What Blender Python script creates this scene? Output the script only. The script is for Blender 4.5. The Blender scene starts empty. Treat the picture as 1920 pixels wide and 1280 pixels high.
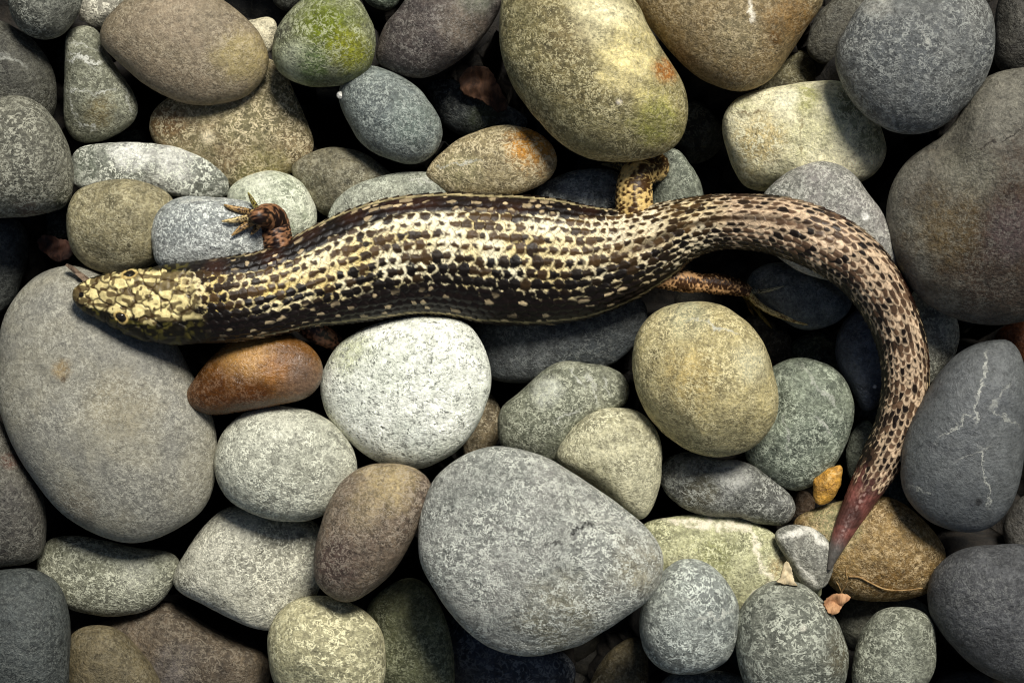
import bpy, math, random
import numpy as np
from mathutils import Vector

random.seed(7)
RNG = np.random.RandomState(11)
R = math.radians
C = bpy.context.scene.collection
sc = bpy.context.scene

# ---------------------------------------------------------------- camera, sky, sun, exposure
S = 0.0001            # one photo pixel is 0.1 mm on the plane z = 0
HC = 0.50             # camera height above that plane
cam_d = bpy.data.cameras.new('camera')
cam = bpy.data.objects.new('camera', cam_d); C.objects.link(cam)
cam.location = (0, 0, HC); cam.rotation_euler = (0, 0, 0)
cam_d.sensor_width = 36.0
cam_d.lens = 36.0 * HC / (1920 * S)
cam_d.clip_start = 0.01; cam_d.clip_end = 200
sc.camera = cam

SUN_EL, SUN_AZ = R(51), R(22)          # light comes from the top of the picture, a little from its right
w = bpy.data.worlds.new('World'); sc.world = w; w.use_nodes = True
wn = w.node_tree.nodes; wl = w.node_tree.links
sky = wn.new('ShaderNodeTexSky'); sky.sky_type = 'NISHITA'; sky.sun_disc = False
sky.sun_elevation = SUN_EL; sky.sun_rotation = SUN_AZ
wl.new(sky.outputs[0], wn['Background'].inputs[0])
wn['Background'].inputs[1].default_value = 0.05
sd = bpy.data.lights.new('sun', 'SUN'); sd.energy = 5.0; sd.angle = R(19); sd.color = (1.0, 0.972, 0.91)
so = bpy.data.objects.new('sun', sd); C.objects.link(so)
dirv = Vector((math.sin(SUN_AZ) * math.cos(SUN_EL), math.cos(SUN_AZ) * math.cos(SUN_EL), math.sin(SUN_EL)))
so.rotation_euler = dirv.to_track_quat('Z', 'Y').to_euler()
so.location = dirv * 2
sc.view_settings.view_transform = 'Standard'; sc.view_settings.look = 'None'
sc.view_settings.exposure = -0.16; sc.view_settings.gamma = 1.0; sc.view_settings.use_curve_mapping = False
sc.render.engine = 'CYCLES'; sc.cycles.filter_width = 1.1

# ---------------------------------------------------------------- helpers
def lin(c):
    out = []
    for v in c[:3]:
        v = v / 255.0
        out.append(v / 12.92 if v <= 0.04045 else ((v + 0.055) / 1.055) ** 2.4)
    return np.array(out)

def pw(px, py, z=0.0):
    """photo pixel -> world position on the horizontal plane at height z"""
    f = S * (HC - z) / HC
    return (px - 960) * f, (640 - py) * f

def catmull(pts, per, closed):
    P = np.asarray(pts, float); n = len(P); out = []
    segs = n if closed else n - 1
    for i in range(segs):
        if closed:
            a, b, c, d = P[(i - 1) % n], P[i], P[(i + 1) % n], P[(i + 2) % n]
        else:
            b, c = P[i], P[i + 1]
            a = P[i - 1] if i > 0 else 2 * b - c
            d = P[i + 2] if i + 2 < n else 2 * c - b
        t = np.linspace(0, 1, per, endpoint=False)[:, None]
        out.append(0.5 * (2 * b + (c - a) * t + (2 * a - 5 * b + 4 * c - d) * t ** 2 + (3 * b - a - 3 * c + d) * t ** 3))
    if not closed:
        out.append(P[-1:])
    return np.concatenate(out)

def resample(P, n):
    d = np.r_[0, np.cumsum(np.linalg.norm(np.diff(P[:, :2], axis=0), axis=1))]
    t = np.linspace(0, d[-1], n)
    return np.stack([np.interp(t, d, P[:, k]) for k in range(P.shape[1])], 1), t

def smooth1(a, sig, closed=False, it=1):
    k = int(max(1, sig * 3)); x = np.arange(-k, k + 1); g = np.exp(-x ** 2 / (2 * sig * sig)); g /= g.sum()
    for _ in range(it):
        p = np.r_[a[-k:], a, a[:k]] if closed else np.r_[np.full(k, a[0]), a, np.full(k, a[-1])]
        a = np.convolve(p, g, 'valid')
    return a

def sines(rs, P, freq, n=9):
    """smooth pseudo-noise, about -1..1, at points P (m,3)"""
    v = np.zeros(len(P))
    for _ in range(n):
        d = rs.normal(size=3); d /= np.linalg.norm(d)
        v += np.sin(P @ d * freq * rs.uniform(0.6, 1.5) + rs.uniform(0, 6.28))
    return v / math.sqrt(n * 0.5) * 0.6

_hn = np.random.RandomState(5).rand(256, 256)
def vnoise(x, y):
    xi = np.floor(x).astype(int); yi = np.floor(y).astype(int)
    fx = x - xi; fy = y - yi; fx = fx * fx * (3 - 2 * fx); fy = fy * fy * (3 - 2 * fy)
    g = lambda i, j: _hn[i & 255, j & 255]
    return (g(xi, yi) * (1 - fx) + g(xi + 1, yi) * fx) * (1 - fy) + (g(xi, yi + 1) * (1 - fx) + g(xi + 1, yi + 1) * fx) * fy

def sstep(a, b, x):
    t = np.clip((x - a) / (b - a), 0, 1); return t * t * (3 - 2 * t)

def new_mesh(name, V, quads, tris=None, mat=None, parent=None, smooth=True):
    me = bpy.data.meshes.new(name)
    V = np.ascontiguousarray(V, np.float32); quads = np.asarray(quads, np.int32).reshape(-1, 4)
    tris = np.zeros((0, 3), np.int32) if tris is None else np.asarray(tris, np.int32).reshape(-1, 3)
    me.vertices.add(len(V)); me.vertices.foreach_set('co', V.ravel())
    loops = np.r_[quads.ravel(), tris.ravel()]
    me.loops.add(len(loops)); me.loops.foreach_set('vertex_index', loops)
    nq, nt = len(quads), len(tris)
    me.polygons.add(nq + nt)
    me.polygons.foreach_set('loop_start', np.r_[np.arange(nq) * 4, nq * 4 + np.arange(nt) * 3].astype(np.int32))
    me.polygons.foreach_set('use_smooth', np.full(nq + nt, smooth, bool))
    me.update(calc_edges=True); me.validate()
    if mat: me.materials.append(mat)
    o = bpy.data.objects.new(name, me); C.objects.link(o)
    if parent: o.parent = parent
    return o

def tag(o, label=None, cat=None, group=None, kind=None):
    if label: o['label'] = label
    if cat: o['category'] = cat
    if group: o['group'] = group
    if kind: o['kind'] = kind
    return o

# ---------------------------------------------------------------- stone material
class G:
    def __init__(s, name):
        s.m = bpy.data.materials.new(name); s.m.use_nodes = True
        s.t = s.m.node_tree; s.b = s.t.nodes['Principled BSDF']
    def n(s, typ, **kw):
        x = s.t.nodes.new(typ)
        for k, v in kw.items(): setattr(x, k, v)
        return x
    def put(s, sock, v):
        if isinstance(v, bpy.types.NodeSocket): s.t.links.new(v, sock)
        elif v is not None: sock.default_value = v
    def math(s, op, a, b=None, c=None):
        x = s.n('ShaderNodeMath', operation=op)
        for i, v in enumerate((a, b, c)): s.put(x.inputs[i], v)
        return x.outputs[0]
    def vec(s, op, a, b=None):
        x = s.n('ShaderNodeVectorMath', operation=op); s.put(x.inputs[0], a); s.put(x.inputs[1], b)
        return x.outputs['Value'] if op in ('DOT_PRODUCT', 'LENGTH', 'DISTANCE') else x.outputs[0]
    def noise(s, v, scale, detail=3, rough=0.5, dist=0.0):
        x = s.n('ShaderNodeTexNoise'); s.put(x.inputs['Vector'], v)
        x.inputs['Scale'].default_value = scale; x.inputs['Detail'].default_value = detail
        x.inputs['Roughness'].default_value = rough; x.inputs['Distortion'].default_value = dist
        return x.outputs[0]
    def rng(s, v, a, b, c=0.0, d=1.0, smooth=True):
        x = s.n('ShaderNodeMapRange'); x.interpolation_type = 'SMOOTHSTEP' if smooth else 'LINEAR'
        for i, q in enumerate((v, a, b, c, d)): s.put(x.inputs[i], q)
        return x.outputs[0]
    def mix(s, f, a, b, mode='MIX'):
        x = s.n('ShaderNodeMix', data_type='RGBA', blend_type=mode); s.put(x.inputs[0], f)
        s.put(x.inputs[6], a); s.put(x.inputs[7], b); return x.outputs[2]

def rgba(c): return (float(c[0]), float(c[1]), float(c[2]), 1.0)

def stone_mat(a, b, seed, fl=0.5, ro=0.6, patches=(), veins=(), c0=(0, 0), z0=0.0, dark=0.4, gran=1.0, k=1.0):  # k: corner vignette put into the base colour of border stones
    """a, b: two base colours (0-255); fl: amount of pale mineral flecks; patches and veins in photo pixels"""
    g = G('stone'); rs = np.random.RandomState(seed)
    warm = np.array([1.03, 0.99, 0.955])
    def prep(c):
        c = lin(c) * warm; m = c.mean(); c = np.maximum(0.004, m + (c - m) * 1.12)      # deeper, more saturated stone colours
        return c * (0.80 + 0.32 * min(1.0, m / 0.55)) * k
    la, lb = prep(a), prep(b); fs = rs.uniform(0.75, 1.35)
    tc = g.n('ShaderNodeTexCoord'); ob = tc.outputs['Object']
    p = g.vec('ADD', ob, tuple(rs.uniform(-1, 1, 3)))
    big = g.noise(p, 75, 5, 0.62, 0.5)
    col = g.mix(g.rng(big, 0.36, 0.64), rgba(la), rgba(lb))
    wob = g.noise(p, 190, 6, 0.72)
    wobv = g.math('SUBTRACT', wob, 0.5)
    fine = g.math('SUBTRACT', g.noise(p, 420, 3, 0.6), 0.5)
    ob2 = g.vec('MULTIPLY', ob, (1, 1, 0))
    for (px, py, rad, pc, st) in patches:
        x, y = pw(px, py, z0); x -= c0[0]; y -= c0[1]
        r = rad * S
        d = g.math('MULTIPLY_ADD', wobv, r * 1.8, g.vec('DISTANCE', ob2, (x, y, 0)))
        col = g.mix(g.math('MULTIPLY', g.rng(d, r * 0.35, r * 1.25, 1, 0), min(1, st * 1.05)), col, rgba(prep(pc)))
    if rs.rand() < 0.4:                                   # faint bedding bands in some stones
        bd = rs.normal(size=3); bd[2] *= 0.4; bd /= np.linalg.norm(bd)
        ph = g.math('MULTIPLY_ADD', wobv, 5.0, g.math('MULTIPLY', g.vec('DOT_PRODUCT', ob, tuple(bd)), rs.uniform(700, 1500)))
        bw = g.rng(g.math('SINE', ph), -0.2, 1.0, 0.0, rs.uniform(0.25, 0.5))
        col = g.mix(bw, col, rgba((la + lb) * 0.5 * rs.choice([0.5, 1.6])))
    # grain: medium mottling, then fine salt-and-pepper
    mo = g.noise(p, 430, 6, 0.74)
    q = 0.50 * gran
    col = g.mix(1.0, col, g.rng(mo, 0.3, 0.7, 1 - q, 1 + q, False), 'MULTIPLY')
    gr = g.noise(p, 1700, 3, 0.6)
    q = 0.34 * gran
    col = g.mix(1.0, col, g.rng(gr, 0.32, 0.68, 1 - q, 1 + q, False), 'MULTIPLY')
    # dark grains and dark worm marks
    dk = g.noise(p, 1000, 3, 0.6, 0.6)
    dln = g.rng(g.math('ABSOLUTE', g.math('SUBTRACT', g.noise(p, 700, 2, 0.5, 1.6), 0.5)), 0.012, 0.05, 1, 0)
    dbr = g.rng(g.noise(p, 520, 2, 0.5), 0.50, 0.60)
    dkm = g.math('MULTIPLY', g.math('MAXIMUM', g.rng(dk, 0.58, 0.68), g.math('MULTIPLY', g.math('MULTIPLY', dln, dbr), 0.8)), dark)
    col = g.mix(dkm, col, rgba(np.minimum(la, lb) * 0.28))
    # pale worm-like flecks: short pieces of noise iso-lines, crossed in two directions
    pale = (la + lb) * 0.5 * 2.3 + np.array([0.21, 0.21, 0.175]) * k; pale = pale * min(1.0, 0.9 / pale.max())
    area = g.rng(g.noise(p, 120, 3, 0.55), 0.34, 0.60, 0.35, 1.0)
    lines = None
    for (sc_, ds, wd, b0) in ((640, 1.8, 0.074, 0.48), (1000, 1.2, 0.092, 0.51)):
        sc_ = sc_ * fs; f1 = g.noise(g.vec('ADD', p, (sc_, 0.3, 0.7)), sc_, 1.5, 0.5, ds)
        l1 = g.rng(g.math('ABSOLUTE', g.math('SUBTRACT', f1, 0.5)), 0.014, wd, 1, 0)
        br = g.noise(g.vec('ADD', p, (0.1, sc_, 0.2)), sc_ * 1.05, 2, 0.5)
        l1 = g.math('MULTIPLY', l1, g.rng(br, b0 - 0.02, b0 + 0.06))
        lines = l1 if lines is None else g.math('MAXIMUM', lines, l1)
    l1 = g.math('MULTIPLY', g.math('MULTIPLY', lines, area), min(1, 0.06 + fl * 1.15))
    col = g.mix(l1, col, rgba(pale))
    for vn in veins:
        (x0, y0, x1, y1, wd, st) = vn[:6]; vc = vn[6] if len(vn) > 6 else (200, 203, 192)
        A = np.array(pw(x0, y0, z0)) - np.array(c0); B = np.array(pw(x1, y1, z0)) - np.array(c0)
        L = np.linalg.norm(B - A); t = (B - A) / L; nn = (-t[1], t[0], 0)
        qv = g.vec('SUBTRACT', ob, (A[0], A[1], 0))
        off = g.math('MULTIPLY_ADD', wobv, 0.006, g.math('MULTIPLY', fine, 0.0016))
        dn = g.math('ABSOLUTE', g.math('ADD', off, g.vec('DOT_PRODUCT', qv, nn)))
        dt = g.math('MULTIPLY_ADD', fine, 0.004, g.vec('DOT_PRODUCT', qv, (t[0], t[1], 0)))
        f = g.rng(dn, wd * S * 0.2, wd * S * 1.0, 1, 0)
        f = g.math('MULTIPLY', f, g.math('MULTIPLY', g.rng(dt, -0.0015, 0.0012), g.rng(dt, L - 0.0012, L + 0.0015, 1, 0)))
        f = g.math('MULTIPLY', f, g.rng(g.noise(p, 800, 3, 0.6), 0.38, 0.55, 0.35, 1.0))
        col = g.mix(g.math('MULTIPLY', f, min(1, st * 1.35)), col, rgba(lin(vc) * warm * k))
    g.put(g.b.inputs['Base Color'], col)
    g.put(g.b.inputs['Roughness'], g.rng(mo, 0.3, 0.7, ro + 0.08, ro - 0.08, False))
    g.b.inputs['Specular IOR Level'].default_value = 0.4
    bh = g.math('ADD', g.math('MULTIPLY', mo, 0.8), g.math('MULTIPLY', gr, 0.45))
    bh = g.math('MULTIPLY_ADD', l1, 0.10, bh)
    bh = g.math('MULTIPLY_ADD', dkm, -0.25, bh)
    bp = g.n('ShaderNodeBump'); bp.inputs['Strength'].default_value = 0.75 * gran; bp.inputs['Distance'].default_value = 0.0009
    g.put(bp.inputs['Height'], bh); g.t.links.new(bp.outputs[0], g.b.inputs['Normal'])
    return g.m

# ---------------------------------------------------------------- height maps used to stack stones
GX0, GY0, GR = -0.130, -0.096, 0.0005
GW, GH = int(0.260 / GR), int(0.192 / GR)
TOP = np.full((GH, GW), -1.0); BOT = np.full((GH, GW), 9.0)
gx = GX0 + (np.arange(GW) + 0.5) * GR; gy = GY0 + (np.arange(GH) + 0.5) * GR

def top_at(x, y):
    i = np.clip(((np.asarray(y) - GY0) / GR).astype(int), 0, GH - 1); j = np.clip(((np.asarray(x) - GX0) / GR).astype(int), 0, GW - 1)
    return TOP[i, j]

NA, NM = 112, 42
LAYZ = {0: -0.028, 1: -0.019, 2: -0.010, 3: -0.002, 4: 0.004, 5: 0.008}
MOUNDS = []
NSTONE = 0

def pebble(label, layer, a, b, pts, th=0.76, e=0.98, tilt=(0, 0), fl=0.5, ro=0.6, patches=(), veins=(),
           rough=0.024, name='pebble', cat='stone', group='beach pebbles', pen=0.003, dz=0.0, dark=0.4, gran=1.0, facets=0.0, k=1.0):  # k: vignette darkening carried in a border stone's base colour
    global NSTONE
    NSTONE += 1; seed = 100 + NSTONE; rs = np.random.RandomState(seed)
    poly = catmull(pts, 12, True)
    cx, cy = (poly.min(0) + poly.max(0)) / 2 * 0.35 + poly.mean(0) * 0.65
    rel = poly - (cx, cy); ang = np.arctan2(-rel[:, 1], rel[:, 0]); rad = np.hypot(rel[:, 0], rel[:, 1])
    o_ = np.argsort(ang); ang, rad = ang[o_], rad[o_]
    th_a = np.arange(NA) / NA * 2 * np.pi - np.pi
    r = np.interp(th_a, np.r_[ang - 2 * np.pi, ang, ang + 2 * np.pi], np.r_[rad, rad, rad])
    r = smooth1(r, 1.3, True)
    # height from the narrowest width
    dirs = np.linspace(0, np.pi, 24, endpoint=False)
    ex = r[:, None] * np.cos(th_a[:, None] - dirs[None]); width = (ex.max(0) - ex.min(0)).min()
    h = 0.5 * th * 1.14 * width * S; e = min(1.0, e + (0.08 if e < 0.9 else 0.0))
    z = LAYZ[layer] + dz
    rs_in = smooth1(r, 9, True)
    for _ in range(3):
        f = (HC - z) / HC * S
        X, Y = pw(cx, cy, z)
        # analytic top/bottom on the grid, for stacking
        R_ = r.max() * f
        j0, j1 = max(0, int((X - R_ - GX0) / GR)), min(GW, int((X + R_ - GX0) / GR) + 2)
        i0, i1 = max(0, int((Y - R_ - GY0) / GR)), min(GH, int((Y + R_ - GY0) / GR) + 2)
        if j1 <= j0 or i1 <= i0: break
        dx = gx[None, j0:j1] - X; dy = gy[i0:i1, None] - Y
        rr = np.hypot(dx, dy); aa = np.arctan2(dy, dx + 0 * dy)
        rb = np.interp(aa.ravel(), np.r_[th_a, np.pi], np.r_[r, r[0]]).reshape(aa.shape) * f
        rho = np.clip(rr / rb, 0, 1); ins = rr < rb
        prof = (1 - rho ** (2 / e)) ** (e / 2) * h
        pl = tilt[0] * dx + tilt[1] * dy
        need = np.where(ins, TOP[i0:i1, j0:j1] - (pl - prof), -9).max() - pen
        zn = max(LAYZ[layer] + dz, need)
        if abs(zn - z) < 1e-5: break
        z = zn
    f = (HC - z) / HC * S; X, Y = pw(cx, cy, z)
    if j1 > j0 and i1 > i0:
        sub = TOP[i0:i1, j0:j1]; sub[ins] = np.maximum(sub[ins], (z + pl + prof)[ins])
        sb = BOT[i0:i1, j0:j1]; sb[ins] = np.minimum(sb[ins], (z + pl - prof)[ins])
    MOUNDS.append((X, Y, z - h, r.min() * f))
    # mesh
    phi = np.linspace(np.pi / 2, -np.pi / 2, NM + 2)[1:-1]
    cr = np.cos(phi) ** e; sr = np.sign(np.sin(phi)) * np.abs(np.sin(phi)) ** e
    blend = cr[:, None]
    reff = (r[None] * blend + rs_in[None] * (1 - blend)) * f
    vx = reff * cr[:, None] * np.cos(th_a)[None]; vy = reff * cr[:, None] * np.sin(th_a)[None]
    vz = np.repeat(sr[:, None] * h, NA, 1)
    P = np.stack([vx.ravel(), vy.ravel(), vz.ravel()], 1)
    P = np.vstack([P, [[0, 0, h], [0, 0, -h]]])
    unit = 1.0 / (width * 0.5 * S)
    d = sines(rs, P, 2.2 * unit, 9) * rough + sines(rs, P, 5.5 * unit, 10) * rough * 0.5 + sines(rs, P, 13 * unit, 14) * rough * 0.22 + sines(rs, P, 30 * unit, 14) * rough * 0.07
    if not facets and rs.rand() < 0.6 and not any(q in label for q in ('plain', 'glossy', 'smooth')):                    # worn flat faces on the upper side, the outline stays
        U = np.vstack([np.stack([(cr[:, None] * np.cos(th_a)).ravel(), (cr[:, None] * np.sin(th_a)).ravel(), np.repeat(sr, NA)], 1), [[0, 0, 1], [0, 0, -1]]])
        for _ in range(4):
            dd = rs.normal(size=3); dd[2] = abs(dd[2]) + 0.5; dd /= np.linalg.norm(dd)
            d -= np.maximum(0, U @ dd - rs.uniform(0.80, 0.92)) * 0.45 * np.clip(np.abs(U[:, 2]) * 2, 0, 1)
    if facets:
        q = np.zeros(len(P))
        for _ in range(14):
            dd = rs.normal(size=3); dd /= np.linalg.norm(dd)
            q = np.maximum(q, np.maximum(0, P @ dd * unit - rs.uniform(0.5, 0.8)))
        d -= q * facets
    nrm = P / np.maximum(1e-9, np.linalg.norm(P, axis=1))[:, None]
    P = P + nrm * (d * width * 0.5 * S)[:, None]
    P[:, 2] += tilt[0] * P[:, 0] + tilt[1] * P[:, 1]
    i = np.arange(NM - 1)[:, None] * NA; jj = np.arange(NA)[None]; jn = (jj + 1) % NA
    quads = np.stack([i + jj, i + NA + jj, i + NA + jn, i + jn], -1).reshape(-1, 4)
    t0 = NM * NA
    jj = np.arange(NA); jn = (jj + 1) % NA
    tris = np.vstack([np.stack([np.full(NA, t0), jj, jn], 1), np.stack([np.full(NA, t0 + 1), (NM - 1) * NA + jn, (NM - 1) * NA + jj], 1)])
    m = stone_mat(a, b, seed, fl, ro, patches, veins, (X, Y), z, dark, gran, k)
    o = new_mesh(name, P, quads, tris, m)
    o.location = (X, Y, z)
    tag(o, label, cat, group)
    return o

# ---------------------------------------------------------------- the pebbles, lowest first
exec_list = []
def ST(*a, **k): exec_list.append((a, k))

# --- deepest
ST('small dark pebble wedged behind the neck of the pin-shaped pebble', 0, (70, 70, 62), (55, 55, 48),
   [(100, 90), (112, 68), (130, 55), (150, 70), (152, 130), (128, 152), (106, 142)])
ST('little cream pebble peeping out between the taupe cobble and the mossy green pebble', 1, (205, 200, 175), (170, 165, 140),
   [(460, 45), (480, 36), (505, 33), (518, 46), (516, 78), (500, 102), (476, 95)], fl=0.7)
ST('charcoal pebble in the dark gap beside the top of the mossy green pebble', 0, (72, 74, 66), (58, 60, 54),
   [(512, -45), (512, 0), (530, 19), (552, 14), (572, -12), (560, -52)])
ST('little slate pebble under the broad foot of the pin-shaped pebble', 0, (92, 98, 88), (74, 80, 70),
   [(218, 268), (226, 245), (248, 232), (268, 240), (272, 272), (245, 285)])
ST('dark slate pebble sunk beneath the crumpled brown leaf', 1, (70, 76, 76), (50, 54, 54),
   [(800, 150), (850, 148), (905, 182), (960, 203), (992, 226), (965, 252), (880, 256), (835, 235), (808, 190)], fl=0.4, patches=[(910, 225, 40, (84, 92, 66), 0.6)])
ST('dark olive pebble sunk between the mottled beige cobble and the pale mossy block', 0, (92, 92, 74), (66, 66, 54),
   [(1262, 190), (1310, 190), (1348, 225), (1356, 270), (1320, 302), (1280, 300), (1255, 240)])
ST('olive pebble sunk under the edge of the brown-spotted cobble', 0, (104, 98, 70), (84, 80, 58),
   [(1412, 180), (1455, 130), (1500, 92), (1535, 130), (1535, 185), (1490, 205), (1430, 205)])
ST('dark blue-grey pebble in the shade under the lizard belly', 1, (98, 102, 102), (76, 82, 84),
   [(885, 650), (895, 600), (960, 575), (1080, 560), (1175, 545), (1215, 580), (1195, 640), (1150, 682), (1080, 702), (980, 718), (912, 705)], th=0.6, fl=0.3, dz=0.007, k=0.75)  # base darkened through k, shade of the body put into its colour
ST('dark blue pebble almost hidden beneath the big grey heart-shaped cobble', 0, (76, 82, 90), (56, 62, 72),
   [(830, 1175), (870, 1150), (950, 1175), (1065, 1230), (1068, 1290), (960, 1325), (870, 1300), (843, 1235)])
ST('brown angular cobble lying under the square pale stone', 1, (112, 100, 82), (92, 82, 68),
   [(178, 1175), (240, 1150), (310, 1126), (375, 1160), (440, 1197), (497, 1225), (505, 1265), (480, 1320), (350, 1340), (260, 1310), (215, 1240)], fl=0.3, dz=0.003, patches=[(330, 1255, 60, (112, 108, 106), 0.6)], k=0.75)
ST('olive green pebble tucked under the brown egg-shaped pebble', 1, (118, 120, 88), (98, 102, 78),
   [(685, 1150), (715, 1105), (765, 1080), (805, 1100), (835, 1165), (850, 1240), (842, 1315), (760, 1325), (705, 1265)], fl=0.6, dz=0.003)
ST('small olive-brown pebble half buried between the heart-shaped cobble and a blue-grey egg', 0, (110, 100, 74), (84, 78, 60),
   [(1100, 1300), (1128, 1240), (1170, 1200), (1205, 1198), (1215, 1250), (1200, 1310), (1125, 1322)])
ST('dark slate pebble under the long toes of the lizard hind foot', 1, (116, 120, 120), (92, 98, 100),
   [(1400, 530), (1420, 502), (1462, 492), (1525, 500), (1578, 530), (1596, 572), (1565, 606), (1510, 618), (1458, 596), (1422, 562)], th=0.7, fl=0.25, ro=0.5, dz=0.008)
ST('navy blue pebble shaded inside the curl of the lizard tail', 1, (86, 92, 104), (72, 78, 90),
   [(1566, 650), (1575, 615), (1602, 580), (1645, 560), (1695, 600), (1705, 690), (1660, 745), (1622, 775), (1594, 725), (1573, 692)], fl=0.12, ro=0.5, dz=0.006, patches=[(1634, 724, 4, (225, 225, 225), 1.0)])
ST('small navy chip-shaped pebble under the tail, beside the navy blue one', 0, (80, 84, 94), (66, 70, 80),
   [(1600, 765), (1622, 742), (1660, 722), (1698, 755), (1690, 802), (1650, 812), (1616, 794)], fl=0.1, ro=0.5, dz=0.001)
ST('tiny black pebble in the gap between the rusty-bottomed flecked cobble and the olive oval', 0, (64, 68, 66), (50, 54, 52),
   [(78, 405), (105, 392), (138, 398), (146, 425), (120, 446), (88, 438)])
ST('dim brown pebble sunk behind the round beige cobble', 0, (100, 92, 74), (78, 72, 60),
   [(1395, 600), (1440, 598), (1482, 630), (1480, 680), (1440, 695), (1400, 660)])
ST('dark green pebble deep in the shade between the tail curl and the grey-green oval', 0, (70, 80, 64), (56, 64, 54),
   [(1482, 645), (1535, 622), (1582, 650), (1585, 700), (1530, 708), (1490, 690)])
ST('teal-grey pebble squeezed under the tail against the veined navy cobble', 0, (84, 98, 96), (66, 78, 78),
   [(1640, 975), (1648, 905), (1688, 868), (1710, 925), (1695, 985)])
ST('small brown pebble beside the golden bark chip', 0, (110, 90, 70), (86, 72, 58),
   [(1478, 960), (1488, 930), (1510, 920), (1530, 940), (1528, 975), (1500, 990)])
# --- second
ST('flecked pale pebble half covered by the taupe cobble', 1, (170, 168, 155), (120, 120, 108),
   [(146, -30), (148, 30), (165, 54), (195, 58), (220, 42), (250, 15), (248, -35), (195, -55)], fl=1.0)
ST('wide tawny cobble with a pale scar under the taupe cobble', 2, (140, 124, 96), (128, 122, 92),
   [(284, 232), (292, 205), (340, 175), (430, 140), (495, 112), (528, 135), (560, 190), (584, 240), (590, 284), (565, 315), (520, 340), (480, 356), (430, 360), (375, 335), (320, 298), (290, 262)],
   th=0.5, fl=0.8, patches=[(318, 230, 40, (120, 92, 62), 0.7), (398, 262, 16, (225, 215, 185), 0.9), (500, 330, 55, (140, 138, 92), 0.5)])
ST('grey-brown pebble behind the white lichen-covered pebble', 2, (118, 114, 94), (102, 100, 84),
   [(545, 315), (578, 288), (630, 277), (682, 290), (718, 315), (740, 335), (725, 380), (660, 410), (598, 400), (565, 355)], fl=0.45, patches=[(655, 345, 10, (60, 58, 44), 0.9)])
ST('large olive-brown cobble under the tip of the lizard tail', 2, (140, 118, 78), (118, 98, 64),
   [(1485, 985), (1535, 952), (1600, 934), (1668, 932), (1718, 962), (1758, 1003), (1776, 1042), (1760, 1085), (1735, 1115), (1650, 1128), (1580, 1116), (1530, 1065)],
   th=0.62, fl=0.5, tilt=(0.0, -0.05), patches=[(1560, 975, 55, (138, 138, 104), 0.8), (1660, 1085, 50, (110, 84, 44), 0.6)])
ST('blue-grey pebble under the lizard flank in front of the bronze hind leg', 2, (130, 136, 134), (108, 114, 114),
   [(995, 372), (1030, 340), (1080, 320), (1130, 316), (1165, 330), (1178, 395), (1150, 425), (1060, 425), (1008, 400)], fl=0.7)
ST('grey-green pebble behind the bronze hind leg', 2, (124, 130, 116), (104, 110, 98),
   [(1225, 330), (1240, 288), (1266, 278), (1292, 305), (1314, 345), (1318, 385), (1285, 412), (1225, 410)], fl=0.6)
ST('small green-grey pebble between the mossy green pebble and the purple-black cobble', 1, (104, 116, 100), (80, 90, 78),
   [(662, -45), (680, -5), (704, 16), (730, 19), (752, 0), (772, -42), (720, -65)], fl=0.6)
ST('dark grey cobble with a flat face overlapped by a flecked one', 2, (92, 92, 82), (78, 78, 70),
   [(-90, 60), (-40, 35), (10, 40), (55, 68), (88, 108), (106, 155), (104, 205), (80, 250), (20, 275), (-50, 255), (-100, 180)], fl=0.4, tilt=(0, 0.1), veins=[(5, 105, 60, 130, 5, 0.5)], k=0.7)
ST('long white-crusted flat stone lying under the olive oval', 2, (168, 170, 162), (112, 118, 106),
   [(134, 300), (145, 278), (185, 270), (240, 267), (305, 272), (370, 284), (412, 302), (426, 335), (428, 368), (392, 376), (330, 368), (270, 352), (200, 350), (155, 362), (136, 345)],
   th=0.55, fl=1.0, patches=[(250, 290, 40, (214, 216, 210), 0.8), (330, 292, 50, (210, 212, 205), 0.8), (400, 350, 45, (84, 88, 76), 0.6)])
ST('rounded grey-blue cobble leaning in from beyond the big navy veined stone', 1, (92, 90, 84), (80, 78, 74),
   [(1882, 995), (1898, 950), (1930, 928), (1965, 980), (1955, 1035), (1905, 1048)], fl=0.15, k=0.6)
ST('dark grey-green pebble with flat top under the blocky flecked pebble', 1, (104, 104, 90), (84, 86, 76),
   [(1566, 1165), (1586, 1122), (1630, 1106), (1690, 1112), (1738, 1138), (1745, 1185), (1690, 1245), (1620, 1230), (1582, 1205)], fl=0.35, k=0.75)
ST('black-olive pebble between the brown-spotted cobble and the round slate one', 1, (84, 82, 72), (66, 66, 60),
   [(1512, 85), (1528, 40), (1560, 0), (1620, -32), (1645, 0), (1605, 60), (1572, 106), (1545, 120), (1520, 108)], fl=0.3)
ST('rust-orange pebble half hidden behind the veined navy cobble', 1, (140, 78, 32), (110, 62, 30),
   [(1866, 632), (1898, 604), (1942, 588), (1965, 650), (1935, 695), (1888, 680)], fl=0.1)
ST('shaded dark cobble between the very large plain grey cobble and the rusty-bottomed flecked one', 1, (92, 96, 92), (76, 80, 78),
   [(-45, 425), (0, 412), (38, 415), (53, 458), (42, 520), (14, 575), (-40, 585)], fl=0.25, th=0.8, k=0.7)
ST('narrow brown pebble pressed against the bright white round stone', 1, (122, 110, 86), (96, 88, 68),
   [(868, 850), (878, 790), (900, 738), (926, 742), (940, 782), (928, 838), (895, 862)], fl=0.6)
ST('low blue-grey pebble peeping from under two egg-shaped grey pebbles', 1, (110, 116, 114), (92, 98, 96),
   [(1228, 1305), (1258, 1266), (1320, 1257), (1382, 1264), (1415, 1292), (1375, 1335), (1262, 1338)], fl=0.5)
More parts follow.
